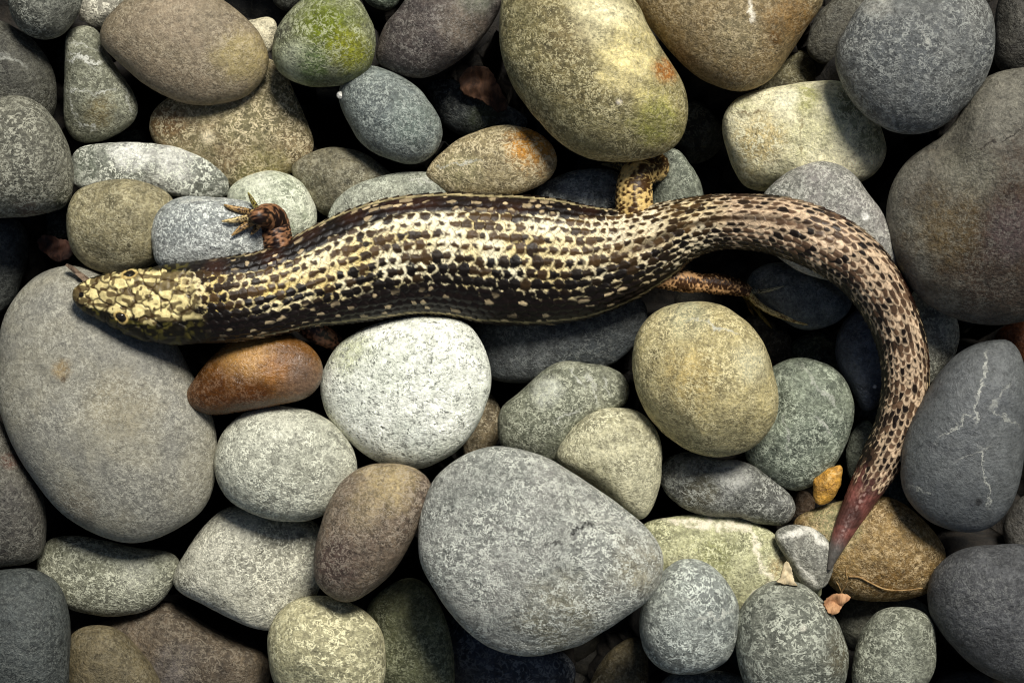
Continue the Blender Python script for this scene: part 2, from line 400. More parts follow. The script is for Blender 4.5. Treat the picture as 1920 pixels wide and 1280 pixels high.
ST('charcoal pebble tucked beneath the big dark slate cobble', 1, (72, 72, 68), (60, 60, 58),
   [(1752, 1288), (1778, 1262), (1830, 1259), (1864, 1282), (1855, 1325), (1772, 1328)], fl=0.2, k=0.6)
ST('small slate-green pebble touching the brown part of the lizard tail', 1, (124, 130, 116), (100, 106, 94),
   [(1586, 865), (1598, 808), (1628, 788), (1645, 828), (1630, 885), (1602, 908)], fl=0.5)
ST('smooth grey cobble with a violet tint where the tail begins to bend', 3, (140, 138, 134), (124, 126, 118),
   [(1425, 378), (1458, 336), (1500, 310), (1550, 301), (1597, 320), (1626, 360), (1656, 400), (1680, 450), (1678, 505), (1620, 530), (1500, 510), (1428, 450)],
   th=0.55, fl=0.6, dz=-0.004, veins=[(1480, 370, 1530, 320, 3, 0.4)], patches=[(1616, 408, 9, (215, 216, 210), 0.8)])
ST('light grey pebble pushed against the outer side of the tail', 2, (158, 158, 146), (130, 132, 122),
   [(1690, 620), (1712, 548), (1744, 538), (1776, 565), (1796, 610), (1792, 662), (1764, 695), (1732, 728), (1700, 705)], fl=0.5)
ST('pale green-grey pebble beneath the lizard shoulder', 2, (150, 154, 140), (128, 134, 122),
   [(612, 410), (648, 357), (700, 335), (760, 324), (820, 327), (852, 345), (864, 385), (800, 440), (700, 455), (635, 445)], th=0.5, fl=0.6, dz=0.001, veins=[(770, 345, 850, 335, 3, 0.5)])
ST('grey wedge pebble with white vein marks under the pale triangular one', 1, (132, 134, 118), (112, 116, 100),
   [(933, 805), (938, 765), (972, 735), (1010, 700), (1050, 677), (1100, 679), (1152, 690), (1178, 716), (1174, 758), (1130, 785), (1084, 818), (1044, 868), (990, 860), (943, 842)],
   fl=0.6, patches=[(1025, 735, 32, (190, 194, 182), 0.7)], veins=[(1075, 690, 1090, 720, 4, 0.7), (1105, 700, 1115, 750, 4, 0.6), (1090, 760, 1040, 790, 4, 0.5), (1130, 710, 1140, 740, 3, 0.5)])
ST('long cream and green mossy stone under the blue-grey egg', 2, (168, 168, 138), (142, 144, 112),
   [(1196, 988), (1255, 970), (1330, 962), (1402, 972), (1452, 1000), (1492, 1040), (1535, 1085), (1540, 1125), (1480, 1140), (1400, 1148), (1345, 1138), (1278, 1098), (1216, 1064)],
   th=0.5, fl=0.7, veins=[(1250, 978, 1400, 985, 12, 0.9, (236, 230, 206)), (1400, 985, 1440, 1080, 7, 0.9, (236, 230, 206)), (1440, 1080, 1395, 1130, 6, 0.9, (226, 222, 196))],
   patches=[(1340, 1035, 45, (128, 132, 84), 0.6), (1460, 1062, 30, (150, 120, 76), 0.5)])
ST('small grey pebble with a white quartz rim at the tip of the tail', 3, (142, 142, 132), (112, 114, 108),
   [(1452, 1004), (1478, 984), (1520, 987), (1550, 1010), (1563, 1050), (1548, 1098), (1512, 1104), (1480, 1055)], fl=0.6, dz=-0.004,
   veins=[(1462, 1000, 1520, 992, 11, 1, (232, 232, 220)), (1520, 992, 1556, 1030, 12, 1, (232, 232, 220)), (1480, 1040, 1530, 1095, 10, 1, (232, 232, 220))])
# --- third
ST('pin-shaped grey pebble ringed with fine white veins', 2, (124, 126, 110), (104, 106, 90),
   [(124, 72), (133, 56), (160, 49), (186, 56), (196, 88), (223, 133), (247, 172), (259, 202), (249, 232), (216, 254), (180, 269), (144, 267), (124, 244), (119, 214), (122, 144)],
   fl=0.5, dz=0.002, veins=[(128, 115, 200, 118, 3, 0.8), (135, 175, 215, 180, 3, 0.8), (140, 105, 195, 130, 3, 0.7), (138, 190, 148, 220, 3, 0.6), (190, 245, 150, 235, 3, 0.5), (130, 85, 190, 95, 2.5, 0.5), (232, 160, 250, 210, 3, 0.5)],
   patches=[(195, 215, 35, (124, 112, 74), 0.6)])
ST('dark flecked pebble with bright mineral spots beside the pin-shaped one', 3, (112, 114, 104), (84, 86, 78),
   [(18, -25), (20, 25), (40, 58), (75, 72), (110, 66), (138, 40), (153, 5), (152, -40), (90, -65), (38, -55)], fl=1.0, k=0.8)
ST('flecked grey cobble with a rusty underside beside the long white-crusted stone', 3, (128, 128, 114), (104, 104, 92),
   [(-70, 215), (0, 186), (50, 184), (86, 205), (116, 250), (134, 300), (138, 345), (126, 386), (86, 404), (20, 409), (-50, 398), (-105, 310)], fl=0.8, tilt=(0, 0.05),
   patches=[(60, 402, 26, (112, 92, 80), 0.7), (125, 380, 25, (84, 88, 66), 0.5)], k=0.75)
ST('olive grey oval pebble beside the lizard snout', 3, (138, 132, 104), (122, 116, 90),
   [(126, 430), (130, 390), (145, 360), (180, 342), (230, 336), (275, 344), (312, 362), (332, 390), (328, 432), (302, 482), (260, 507), (215, 514), (170, 502), (139, 472)], fl=0.45, dz=-0.006)
ST('white lichen-crusted round pebble behind the lizard front foot', 3, (208, 212, 196), (164, 172, 150),
   [(424, 368), (445, 340), (480, 325), (520, 321), (556, 335), (581, 365), (594, 402), (588, 435), (560, 458), (500, 458), (448, 425)], fl=0.9, dz=-0.005)
ST('wet-looking pale blue-grey pebble under the lizard front foot', 3, (170, 174, 170), (136, 142, 140),
   [(284, 440), (290, 405), (312, 380), (350, 369), (400, 371), (450, 376), (492, 392), (512, 432), (505, 482), (440, 505), (350, 508), (298, 500), (286, 470)], fl=0.9, ro=0.42, dz=-0.007, veins=[(310, 378, 420, 372, 5, 0.5)])
ST('tan football-shaped pebble with an ochre stained end', 3, (150, 138, 108), (140, 130, 100),
   [(795, 328), (820, 294), (860, 260), (910, 241), (960, 237), (1005, 249), (1036, 275), (1044, 310), (1027, 337), (990, 358), (930, 372), (880, 374), (838, 364), (812, 344)],
   th=0.6, fl=0.55, dz=-0.003, patches=[(995, 278, 48, (196, 142, 72), 1.0), (860, 330, 50, (148, 146, 112), 0.5)], veins=[(930, 268, 1010, 262, 4, 0.6, (96, 74, 44)), (820, 318, 900, 310, 3, 0.5)])
ST('blue-grey egg-shaped pebble with pale speckles beside the mossy green one', 3, (120, 128, 122), (104, 112, 110),
   [(636, 172), (650, 145), (690, 127), (732, 135), (776, 160), (811, 200), (829, 245), (816, 286), (780, 306), (735, 301), (690, 281), (660, 246), (641, 206)],
   fl=0.5, th=0.8, patches=[(770, 235, 50, (98, 112, 102), 0.5)])
ST('rounded pale block with green and ochre moss beside the round slate cobble', 2, (222, 218, 190), (194, 192, 156),
   [(1354, 242), (1362, 205), (1390, 180), (1440, 165), (1510, 154), (1578, 154), (1625, 190), (1654, 250), (1660, 292), (1638, 328), (1610, 343), (1560, 350), (1480, 354), (1430, 358), (1394, 346), (1369, 300)],
   th=0.8, e=0.75, fl=0.8, dz=0.004, patches=[(1420, 270, 60, (196, 180, 132), 0.8), (1500, 195, 35, (140, 142, 76), 0.7), (1590, 190, 45, (110, 112, 74), 0.7), (1470, 190, 25, (214, 214, 190), 0.8), (1630, 270, 40, (120, 124, 88), 0.7)],
   veins=[(1370, 215, 1430, 215, 4, 0.6, (120, 104, 70)), (1500, 230, 1490, 320, 3, 0.5, (130, 118, 78))])
ST('smooth round slate-grey cobble overlapping the pale mossy block', 4, (116, 118, 114), (100, 104, 104),
   [(1564, 102), (1580, 55), (1605, 15), (1640, -15), (1720, -37), (1800, -32), (1846, 0), (1861, 50), (1859, 115), (1836, 165), (1800, 211), (1760, 241), (1710, 251), (1660, 241), (1610, 206), (1579, 160)],
   th=0.6, fl=0.55, dz=-0.003, patches=[(1635, 15, 30, (186, 186, 176), 0.5)], veins=[(1712, 70, 1730, 95, 5, 0.6)], k=0.85)
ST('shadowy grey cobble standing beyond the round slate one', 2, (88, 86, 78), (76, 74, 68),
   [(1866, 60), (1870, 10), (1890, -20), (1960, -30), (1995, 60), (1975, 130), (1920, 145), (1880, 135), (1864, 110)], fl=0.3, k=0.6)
ST('huge two-toned stone, grey on one side of a crack and brown on the other', 3, (124, 122, 110), (110, 108, 98),
   [(1990, 130), (1920, 126), (1860, 136), (1820, 166), (1793, 214), (1760, 254), (1710, 292), (1678, 335), (1664, 385), (1670, 440), (1690, 500), (1730, 556), (1790, 593), (1850, 608), (1930, 601), (2010, 560), (2050, 400), (2045, 220)],
   th=0.5, fl=0.12, tilt=(0, 0.08), patches=[(1890, 460, 200, (64, 47, 30), 1.0), (1800, 330, 60, (118, 116, 102), 0.8), (1760, 430, 75, (104, 88, 54), 0.6), (1880, 560, 90, (66, 56, 46), 0.7), (1880, 440, 60, (94, 82, 84), 0.5)], veins=[(1822, 285, 1940, 232, 3, 0.9, (44, 36, 26))], k=0.8)
ST('big grey-green oval next to the round beige cobble', 2, (120, 128, 112), (102, 110, 98),
   [(1440, 692), (1470, 675), (1510, 669), (1556, 685), (1586, 720), (1598, 770), (1587, 830), (1561, 882), (1520, 912), (1480, 918), (1428, 888), (1396, 845), (1425, 750)], fl=0.7, th=0.75, veins=[(1500, 690, 1560, 760, 5, 0.4), (1460, 780, 1470, 840, 3, 0.4), (1525, 785, 1545, 810, 5, 0.6)])
ST('knobbly dark glossy pebble between the round beige cobble and the mossy cream stone', 2, (116, 118, 114), (88, 90, 84),
   [(1236, 892), (1250, 860), (1290, 847), (1350, 862), (1400, 865), (1442, 890), (1482, 930), (1492, 960), (1472, 986), (1430, 984), (1380, 970), (1320, 965), (1258, 934)],
   fl=0.8, ro=0.4, rough=0.05, dz=0.001, patches=[(1370, 885, 34, (176, 178, 172), 0.7), (1310, 925, 40, (84, 80, 56), 0.6)])
ST('flat-topped flecked grey stone under the large plain grey cobble', 2, (146, 148, 132), (112, 114, 96),
   [(68, 1052), (88, 1012), (140, 1004), (200, 1014), (270, 1029), (326, 1035), (339, 1062), (322, 1102), (286, 1138), (230, 1153), (170, 1151), (118, 1133), (78, 1092)], fl=1.0, th=0.7, patches=[(260, 1070, 35, (178, 180, 166), 0.6)], k=0.85)
ST('square pale flecked stone between the brown egg and the flat-topped one', 2, (182, 182, 168), (150, 150, 136),
   [(326, 1082), (345, 1040), (385, 985), (425, 952), (480, 947), (540, 963), (600, 985), (610, 1040), (598, 1110), (562, 1155), (515, 1182), (460, 1172), (390, 1132), (338, 1107)], fl=0.9, th=0.6, e=0.72)
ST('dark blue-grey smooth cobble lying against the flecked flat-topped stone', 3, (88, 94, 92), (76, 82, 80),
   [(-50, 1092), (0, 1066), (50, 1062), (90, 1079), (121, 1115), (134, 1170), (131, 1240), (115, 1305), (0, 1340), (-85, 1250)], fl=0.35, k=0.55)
ST('smooth olive-tan pebble beside the brown angular cobble', 2, (120, 110, 84), (108, 100, 76),
   [(128, 1212), (144, 1180), (180, 1171), (220, 1180), (256, 1215), (292, 1260), (302, 1315), (200, 1338), (132, 1305)], fl=0.25, k=0.7)
ST('grey cobble with reddish edge beside the large plain grey cobble', 3, (104, 102, 92), (88, 86, 80),
   [(-70, 765), (0, 788), (26, 830), (56, 880), (81, 940), (86, 1000), (71, 1045), (20, 1059), (-60, 1055), (-95, 900)], fl=0.35, dz=-0.002, patches=[(30, 860, 18, (120, 76, 60), 0.5)], k=0.65)
# --- top
ST('purple-black cobble with pale streaked end beside the mossy green pebble', 3, (92, 84, 78), (76, 70, 68),
   [(704, 102), (719, 55), (745, 20), (780, -22), (860, -45), (938, -22), (940, 10), (912, 60), (871, 106), (830, 131), (790, 145), (744, 140), (713, 124)], fl=0.5, patches=[(870, 50, 50, (132, 122, 108), 0.7), (895, 0, 40, (120, 128, 112), 0.5)], k=0.8)
ST('round pebble covered in bright green moss patches', 3, (122, 126, 96), (108, 112, 86),
   [(509, 96), (519, 55), (545, 20), (585, -12), (630, -28), (672, 0), (697, 45), (704, 90), (692, 126), (660, 152), (620, 163), (570, 161), (530, 142), (511, 116)],
   fl=0.55, ro=0.8, patches=[(615, 55, 60, (104, 116, 32), 0.95), (660, 100, 45, (136, 140, 44), 0.8), (560, 120, 40, (184, 190, 166), 0.6), (590, 130, 35, (80, 104, 46), 0.7), (530, 60, 25, (92, 92, 78), 0.8)])
ST('smooth taupe oval cobble resting over the tawny one', 3, (138, 126, 106), (128, 118, 98),
   [(186, 69), (200, 36), (230, 5), (270, -26), (340, -38), (402, -12), (450, 22), (482, 57), (500, 94), (498, 138), (468, 174), (424, 192), (374, 198), (323, 186), (272, 160), (229, 123), (200, 95)],
   th=0.55, fl=0.25, gran=0.7, patches=[(460, 110, 60, (156, 144, 100), 0.7)])
ST('large mottled beige cobble with a rust patch and yellow-white side', 4, (140, 130, 92), (128, 122, 88),
   [(937, 60), (944, -20), (990, -62), (1080, -66), (1150, -42), (1191, 0), (1216, 50), (1252, 110), (1280, 160), (1291, 210), (1283, 256), (1256, 287), (1210, 302), (1160, 307), (1110, 301), (1060, 277), (1009, 226), (969, 166), (944, 110)],
   th=0.75, fl=0.6, dz=0.0, patches=[(1125, 40, 70, (226, 220, 182), 0.95), (1175, 120, 70, (222, 210, 156), 0.95), (1225, 200, 50, (206, 196, 138), 0.8), (1243, 135, 30, (156, 104, 54), 0.9), (1230, 230, 50, (136, 140, 66), 0.7), (1157, 201, 7, (240, 232, 218), 1.0), (1060, 90, 60, (122, 108, 74), 0.6)])
ST('smooth brown-spotted cobble with one small white scratch', 4, (136, 118, 84), (120, 108, 80),
   [(1188, 0), (1200, -40), (1300, -72), (1420, -72), (1530, -42), (1547, 5), (1522, 40), (1491, 86), (1450, 141), (1410, 167), (1370, 170), (1310, 147), (1260, 101), (1214, 46)],
   th=0.6, fl=0.35, dz=-0.005, patches=[(1447, 78, 13, (86, 62, 34), 0.8), (1480, 40, 55, (140, 108, 62), 0.6), (1370, 80, 50, (138, 132, 104), 0.5)], veins=[(1392, 12, 1402, 48, 6, 0.95, (236, 230, 210))])
ST('round beige cobble speckled ochre beside the lizard trailing hind leg', 4, (176, 166, 124), (158, 150, 114),
   [(1182, 692), (1187, 640), (1210, 595), (1250, 570), (1305, 563), (1360, 575), (1411, 615), (1441, 670), (1458, 730), (1456, 781), (1431, 826), (1385, 850), (1330, 854), (1280, 837), (1234, 801), (1199, 750)],
   th=0.72, fl=0.7, dz=-0.003, patches=[(1280, 590, 45, (162, 164, 138), 0.7), (1400, 680, 40, (196, 196, 170), 0.6), (1290, 710, 60, (182, 162, 108), 0.6)], veins=[(1290, 600, 1370, 625, 4, 0.5)])
ST('bright white round stone with grey-green flecks touching the lizard flank', 3, (238, 242, 232), (214, 220, 206),
   [(606, 736), (611, 690), (635, 650), (680, 617), (740, 598), (812, 593), (867, 605), (898, 640), (917, 690), (913, 750), (887, 811), (850, 852), (790, 879), (720, 872), (664, 837), (624, 791)],
   th=0.55, e=0.78, fl=0.9, dz=0.0, dark=1.0, patches=[(650, 660, 55, (176, 182, 142), 0.6), (780, 830, 45, (176, 184, 176), 0.5)])
ST('glossy orange-brown oval pebble under the lizard chin', 4, (122, 86, 48), (94, 64, 36),
   [(347, 741), (364, 710), (400, 665), (440, 638), (490, 626), (546, 631), (587, 655), (605, 690), (600, 721), (571, 747), (520, 758), (450, 772), (400, 778), (358, 763)],
   th=0.72, fl=0.15, ro=0.24, gran=0.6, dz=0.0, patches=[(470, 655, 60, (172, 134, 84), 0.9), (575, 715, 50, (112, 92, 76), 0.9), (385, 735, 60, (86, 54, 26), 0.95), (470, 765, 60, (84, 50, 22), 0.9), (520, 690, 30, (150, 104, 56), 0.6)], veins=[(490, 690, 530, 672, 2, 0.6, (84, 58, 34))])
ST('very large plain grey cobble beneath the lizard head', 3, (128, 128, 120), (140, 138, 124),
   [(0, 642), (8, 590), (40, 540), (90, 501), (150, 494), (202, 519), (262, 580), (322, 640), (362, 718), (396, 790), (407, 850), (397, 921), (366, 971), (310, 1012), (250, 1024), (180, 1003), (120, 962), (69, 901), (29, 830), (4, 750)],
   th=0.5, fl=0.28, gran=0.6, dz=-0.004, patches=[(130, 690, 22, (142, 122, 84), 0.7), (135, 710, 6, (84, 70, 50), 0.8), (240, 760, 70, (152, 146, 124), 0.6), (150, 950, 50, (112, 104, 88), 0.5)])
ST('oval light grey speckled pebble beside the orange-brown one', 3, (176, 178, 164), (150, 152, 138),
   [(401, 876), (409, 830), (434, 795), (480, 769), (540, 764), (600, 775), (646, 815), (669, 862), (662, 911), (631, 952), (580, 974), (520, 974), (460, 956), (419, 921)], fl=0.9, th=0.7)
ST('brown egg-shaped pebble with sandy upper end', 3, (116, 104, 88), (98, 86, 74),
   [(589, 1051), (598, 990), (618, 930), (650, 888), (700, 869), (756, 871), (797, 890), (810, 921), (797, 966), (766, 1021), (731, 1077), (690, 1112), (650, 1130), (609, 1112), (591, 1086)],
   th=0.75, fl=0.4, patches=[(730, 900, 60, (158, 144, 110), 0.9), (690, 950, 45, (142, 130, 104), 0.6), (630, 1050, 55, (82, 68, 62), 0.8)])
ST('pale speckled round pebble leaning on the square pale stone', 3, (174, 170, 138), (152, 150, 122),
   [(502, 1211), (514, 1160), (550, 1128), (600, 1119), (660, 1130), (706, 1165), (723, 1210), (722, 1272), (690, 1320), (590, 1330), (523, 1295)], fl=0.85, th=0.75)
ST('pale wedge-shaped triangular pebble leaning on the heart-shaped cobble', 3, (184, 182, 156), (154, 152, 126),
   [(1042, 856), (1059, 820), (1090, 785), (1130, 766), (1181, 767), (1216, 785), (1237, 826), (1240, 890), (1227, 941), (1206, 975), (1180, 967), (1140, 932), (1095, 897), (1059, 876)], fl=0.9, dz=-0.004)
ST('big grey heart-shaped cobble with a short dark crack', 4, (142, 144, 138), (128, 132, 126),
   [(782, 1001), (789, 950), (815, 890), (860, 855), (920, 839), (980, 844), (1040, 870), (1100, 905), (1160, 945), (1211, 985), (1247, 1036), (1241, 1092), (1211, 1127), (1150, 1167), (1080, 1207), (1000, 1230), (929, 1217), (869, 1172), (819, 1112), (789, 1056)],
   th=0.45, e=0.74, fl=0.75, dz=-0.003, patches=[(1190, 1060, 60, (146, 142, 120), 0.6), (1050, 1150, 90, (132, 128, 104), 0.5)],
   veins=[(1062, 996, 1116, 972, 5, 1.0, (30, 30, 28)), (1024, 1018, 1048, 1010, 5, 0.8, (70, 70, 66)), (1112, 974, 1160, 968, 3, 0.7), (854, 1065, 878, 1110, 4, 0.8), (1010, 905, 1055, 912, 3, 0.7), (788, 1025, 830, 1022, 3, 0.6), (905, 1130, 915, 1185, 4, 0.6), (905, 1095, 930, 1080, 3, 0.6), (1160, 1045, 1160, 1070, 3, 0.7)])
ST('blue-grey egg-shaped pebble beside the pointed end of the heart-shaped cobble', 3, (146, 152, 146), (120, 126, 122),
   [(1199, 1151), (1214, 1110), (1245, 1070), (1280, 1047), (1326, 1055), (1361, 1085), (1384, 1130), (1382, 1191), (1361, 1237), (1310, 1262), (1250, 1260), (1213, 1226), (1199, 1191)], fl=0.8, th=0.75, veins=[(1300, 1150, 1370, 1140, 4, 0.5), (1240, 1110, 1300, 1120, 3, 0.4)])
ST('grey speckled egg-shaped pebble with a smooth brownish facet near the tail tip', 3, (142, 146, 134), (110, 114, 104),
   [(1379, 1191), (1389, 1140), (1420, 1100), (1465, 1084), (1511, 1095), (1552, 1135), (1582, 1190), (1592, 1242), (1572, 1298), (1480, 1320), (1408, 1298), (1384, 1242)], fl=0.85, th=0.8, patches=[(1570, 1220, 45, (98, 94, 76), 0.8), (1496, 1167, 8, (220, 220, 205), 0.9)], k=0.85)
ST('blocky flecked grey pebble leaning on a dark grey-green one', 3, (138, 142, 128), (112, 116, 102),
   [(1603, 1232), (1618, 1180), (1648, 1144), (1700, 1137), (1742, 1155), (1754, 1200), (1743, 1275), (1690, 1312), (1618, 1312), (1598, 1275)], fl=0.8, dz=-0.002, k=0.8)
ST('big smooth dark slate cobble next to the veined navy one', 3, (94, 96, 98), (82, 84, 86),
   [(1739, 1101), (1754, 1060), (1800, 1029), (1860, 1019), (1935, 1024), (2000, 1100), (1990, 1205), (1945, 1275), (1880, 1275), (1819, 1242), (1769, 1191), (1744, 1146)], fl=0.3, th=0.7, k=0.6)
ST('tall navy-grey cobble crossed by fine white veins', 4, (106, 110, 110), (92, 96, 98),
   [(1689, 881), (1699, 820), (1724, 760), (1760, 700), (1800, 660), (1850, 639), (1896, 639), (1919, 680), (1927, 760), (1922, 850), (1906, 921), (1870, 977), (1820, 994), (1760, 987), (1714, 957), (1691, 916)],
   th=0.6, fl=0.05, ro=0.5, gran=0.7, dz=-0.004, veins=[(1845, 660, 1825, 740, 3.51, 0.59), (1820, 740, 1818, 790, 2.63, 0.50), (1810, 775, 1755, 825, 2.19, 0.50), (1830, 840, 1838, 900, 2.63, 0.59), (1838, 900, 1850, 945, 2.63, 0.50), (1700, 910, 1740, 920, 2.63, 0.42), (1850, 770, 1900, 800, 2.63, 0.34), (1780, 860, 1840, 835, 2.19, 0.34), (1850, 760, 1880, 720, 5.27, 0.29)],
   patches=[(1825, 937, 9, (36, 34, 32), 0.8)], k=0.8)

ST('tiny white quartz grain stuck at the end of the blue-grey egg', 4, (240, 240, 234), (220, 220, 212),
   [(631, 178), (634, 172), (641, 171), (647, 175), (647, 182), (641, 186), (634, 184)], fl=0.1, dz=-0.004, name='quartz_grain', group=None)
for a_, k_ in sorted(exec_list, key=lambda q: q[0][1]):
    pebble(*a_, **k_)
print('stack top', TOP.max(), 'stones', NSTONE)

# ---------------------------------------------------------------- ground under the pebbles
def ground():
    n1, n2 = 260, 200
    xs = np.r_[-20, -5, -1, -0.4, np.linspace(-0.26, 0.26, n1), 0.4, 1, 5, 20]
    ys = np.r_[-20, -5, -1, -0.4, np.linspace(-0.22, 0.22, n2), 0.4, 1, 5, 20]
    XX, YY = np.meshgrid(xs, ys)
    Z = np.full(XX.shape, -0.045) + 0.004 * (vnoise(XX * 90, YY * 90) - 0.5) + 0.002 * (vnoise(XX * 300 + 9, YY * 300) - 0.5)
    for (x, y, zb, rm) in MOUNDS:
        d = np.hypot(XX - x, YY - y)
        Z = np.maximum(Z, zb + 0.0006 - np.maximum(0, d - 0.35 * rm) * 1.3)
    i = ((YY - GY0) / GR).astype(int); j = ((XX - GX0) / GR).astype(int)
    ok = (i >= 0) & (i < GH) & (j >= 0) & (j < GW)
    B = np.full(XX.shape, 9.0); B[ok] = BOT[i[ok], j[ok]]
    Z = np.minimum(Z, B + 0.0006)
    gap = np.zeros(XX.shape, bool); gap[ok] = TOP[i[ok], j[ok]] < -0.5
    Z[gap] = np.minimum(Z[gap], -0.040 + 0.003 * (vnoise(XX[gap] * 500, YY[gap] * 500) - .5))
    ny, nx = XX.shape
    a = np.arange(ny - 1)[:, None] * nx + np.arange(nx - 1)[None]
    q = np.stack([a, a + 1, a + nx + 1, a + nx], -1).reshape(-1, 4)
    g = G('dark_soil'); tc = g.n('ShaderNodeTexCoord'); p = tc.outputs['Object']
    n = g.noise(p, 300, 6, 0.65)
    col = g.mix(g.rng(n, 0.35, 0.65), rgba(lin((44, 38, 30))), rgba(lin((20, 18, 15))))  # soil colour kept near black, putting shade of the gaps into it
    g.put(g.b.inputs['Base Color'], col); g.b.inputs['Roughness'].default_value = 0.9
    bp = g.n('ShaderNodeBump'); bp.inputs['Strength'].default_value = 0.8; bp.inputs['Distance'].default_value = 0.002
    g.put(bp.inputs['Height'], n); g.t.links.new(bp.outputs[0], g.b.inputs['Normal'])
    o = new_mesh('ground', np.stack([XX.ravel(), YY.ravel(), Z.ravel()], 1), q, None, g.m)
    tag(o, kind='structure')
    return XX, YY, Z
ground()

# small gravel in the gaps, colour darkened to keep them black, and the pebble beach going on around the picture: nobody could count it
def pebble_bed():
    rs = np.random.RandomState(3)
    nu, nv = 16, 9
    V, Q = [], []
    def add(x, y, z, r, lod):
        u, v = (nu, nv) if lod == 0 else (32, 18)
        th = np.arange(u) / u * 2 * np.pi; ph = np.linspace(1.5705, -1.5705, v)
        ax = rs.uniform(0.75, 1.3); hz = rs.uniform(0.5, 0.75); rot = rs.uniform(0, 6.28)
        X = np.cos(ph)[:, None] ** 0.85 * np.cos(th)[None] * ax; Y = np.cos(ph)[:, None] ** 0.85 * np.sin(th)[None]; Zz = np.repeat(np.sin(ph)[:, None], u, 1) * hz
        P = np.stack([X.ravel(), Y.ravel(), Zz.ravel()], 1)
        P *= (1 + 0.10 * sines(rs, P, 1.8, 6))[:, None]
        c, s = math.cos(rot), math.sin(rot)
        P = np.stack([P[:, 0] * c - P[:, 1] * s, P[:, 0] * s + P[:, 1] * c, P[:, 2]], 1) * r + (x, y, z)
        b = sum(len(k) for k in V)
        V.append(P)
        a = np.arange(v - 1)[:, None] * u; j = np.arange(u)[None]; jn = (j + 1) % u
        Q.append(np.stack([a + j, a + u + j, a + u + jn, a + jn], -1).reshape(-1, 4) + b)
    def finish(name, c1, c2, label):
        bed_object(name, V, Q, c1, c2, label); V.clear(); Q.clear()
    n = 0
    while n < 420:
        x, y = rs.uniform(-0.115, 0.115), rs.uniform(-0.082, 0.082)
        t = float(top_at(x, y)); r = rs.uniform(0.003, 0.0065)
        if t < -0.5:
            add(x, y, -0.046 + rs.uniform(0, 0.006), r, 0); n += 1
    finish('gravel', (34, 34, 31), (62, 58, 48), 'dark small gravel lying deep in the gaps between the pebbles')  # gravel darkened, so shade in the gaps is partly in its colour
    sp = 0.027
    for yy in np.arange(-0.30, 0.301, sp):
        for xx in np.arange(-0.36, 0.361, sp):
            x, y = xx + rs.uniform(-.006, .006), yy + rs.uniform(-.006, .006)
            if abs(x) < 0.116 and abs(y) < 0.083: continue
            for (sx, sy) in ((0, 0),):
                if abs(x) < 0.128 and abs(y) < 0.094 and float(top_at(x, y)) > -0.5: continue
                add(x, y, rs.uniform(-0.016, -0.004), rs.uniform(0.012, 0.019), 1)
            if abs(x + sp / 2) > 0.128 or abs(y + sp / 2) > 0.095: add(x + sp / 2, y + sp / 2, -0.03, rs.uniform(0.011, 0.016), 0)
    finish('pebble_bed', (84, 86, 80), (150, 140, 112), 'pebble beach stretching away around the lizard')
def bed_object(name, V, Q, c1, c2, label):
    g = G('bed_stone'); tc = g.n('ShaderNodeTexCoord'); p = tc.outputs['Object']
    gi = g.n('ShaderNodeNewGeometry')
    rnd = gi.outputs['Random Per Island']
    col = g.mix(rnd, rgba(lin(c1)), rgba(lin(c2)))
    mo = g.noise(p, 420, 6, 0.7)
    col = g.mix(1.0, col, g.rng(mo, 0.3, 0.7, 0.5, 1.4, False), 'MULTIPLY')
    f = g.rng(g.math('ABSOLUTE', g.math('SUBTRACT', g.noise(p, 660, 1.5, 0.5, 1.8), 0.5)), 0.014, 0.064, 0.6, 0)
    f = g.math('MULTIPLY', f, g.rng(g.noise(p, 700, 2), 0.47, 0.55))
    col = g.mix(f, col, rgba(np.minimum(0.9, lin(c2) * 1.8)))
    g.put(g.b.inputs['Base Color'], col); g.b.inputs['Roughness'].default_value = 0.65
    bp = g.n('ShaderNodeBump'); bp.inputs['Strength'].default_value = 0.6; bp.inputs['Distance'].default_value = 0.0008
    g.put(bp.inputs['Height'], mo); g.t.links.new(bp.outputs[0], g.b.inputs['Normal'])
    tag(new_mesh(name, np.vstack(V), np.vstack(Q), None, g.m), label, 'gravel', kind='stuff')
pebble_bed()

# ---------------------------------------------------------------- the lizard
def scale_cells(a, b):
    """overlapping scales: a in scale lengths (towards the tail), b in rows. Returns local da, db and a random number per scale"""
    best = np.full(a.shape, -9.0); bdb = np.zeros(a.shape); bj = np.zeros(a.shape); bk = np.zeros(a.shape)
    rb = np.round(b)
    for dj in (-1, 0, 1):
        j = rb + dj; off = 0.5 * np.mod(j, 2); k0 = np.floor(a - off)
        db = b - j
        for dk in (-1, 0, 1):
            k = k0 + dk; da = a - (k + off)
            re = 0.66 - 0.60 * np.clip(np.abs(db) / 0.70, 0, 1) ** 2.3
            ok = (np.abs(db) < 0.70) & (da < re) & (da > best)
            best = np.where(ok, da, best); bdb = np.where(ok, db, bdb); bj = np.where(ok, j, bj); bk = np.where(ok, k, bk)
    h = np.abs(np.sin(bj * 127.1 + bk * 311.7 + 3.3) * 43758.5453) % 1.0
    h2 = np.abs(np.sin(bj * 269.5 + bk * 183.3 + 1.7) * 24634.6345) % 1.0
    best = np.clip(best, -1, 1)
    return best, bdb, h, h2

CREAM, GOLD, BROWN, DARK = lin((255, 243, 204)), lin((232, 204, 124)), lin((96, 70, 36)), lin((20, 14, 8))
BEIGE, TBROWN, TDARK = lin((212, 184, 150)), lin((112, 86, 64)), lin((26, 18, 12))
RED, TIPG = lin((100, 60, 52)), lin((84, 80, 74))
mixc = lambda A, B, t: A * (1 - t[..., None]) + B * t[..., None]

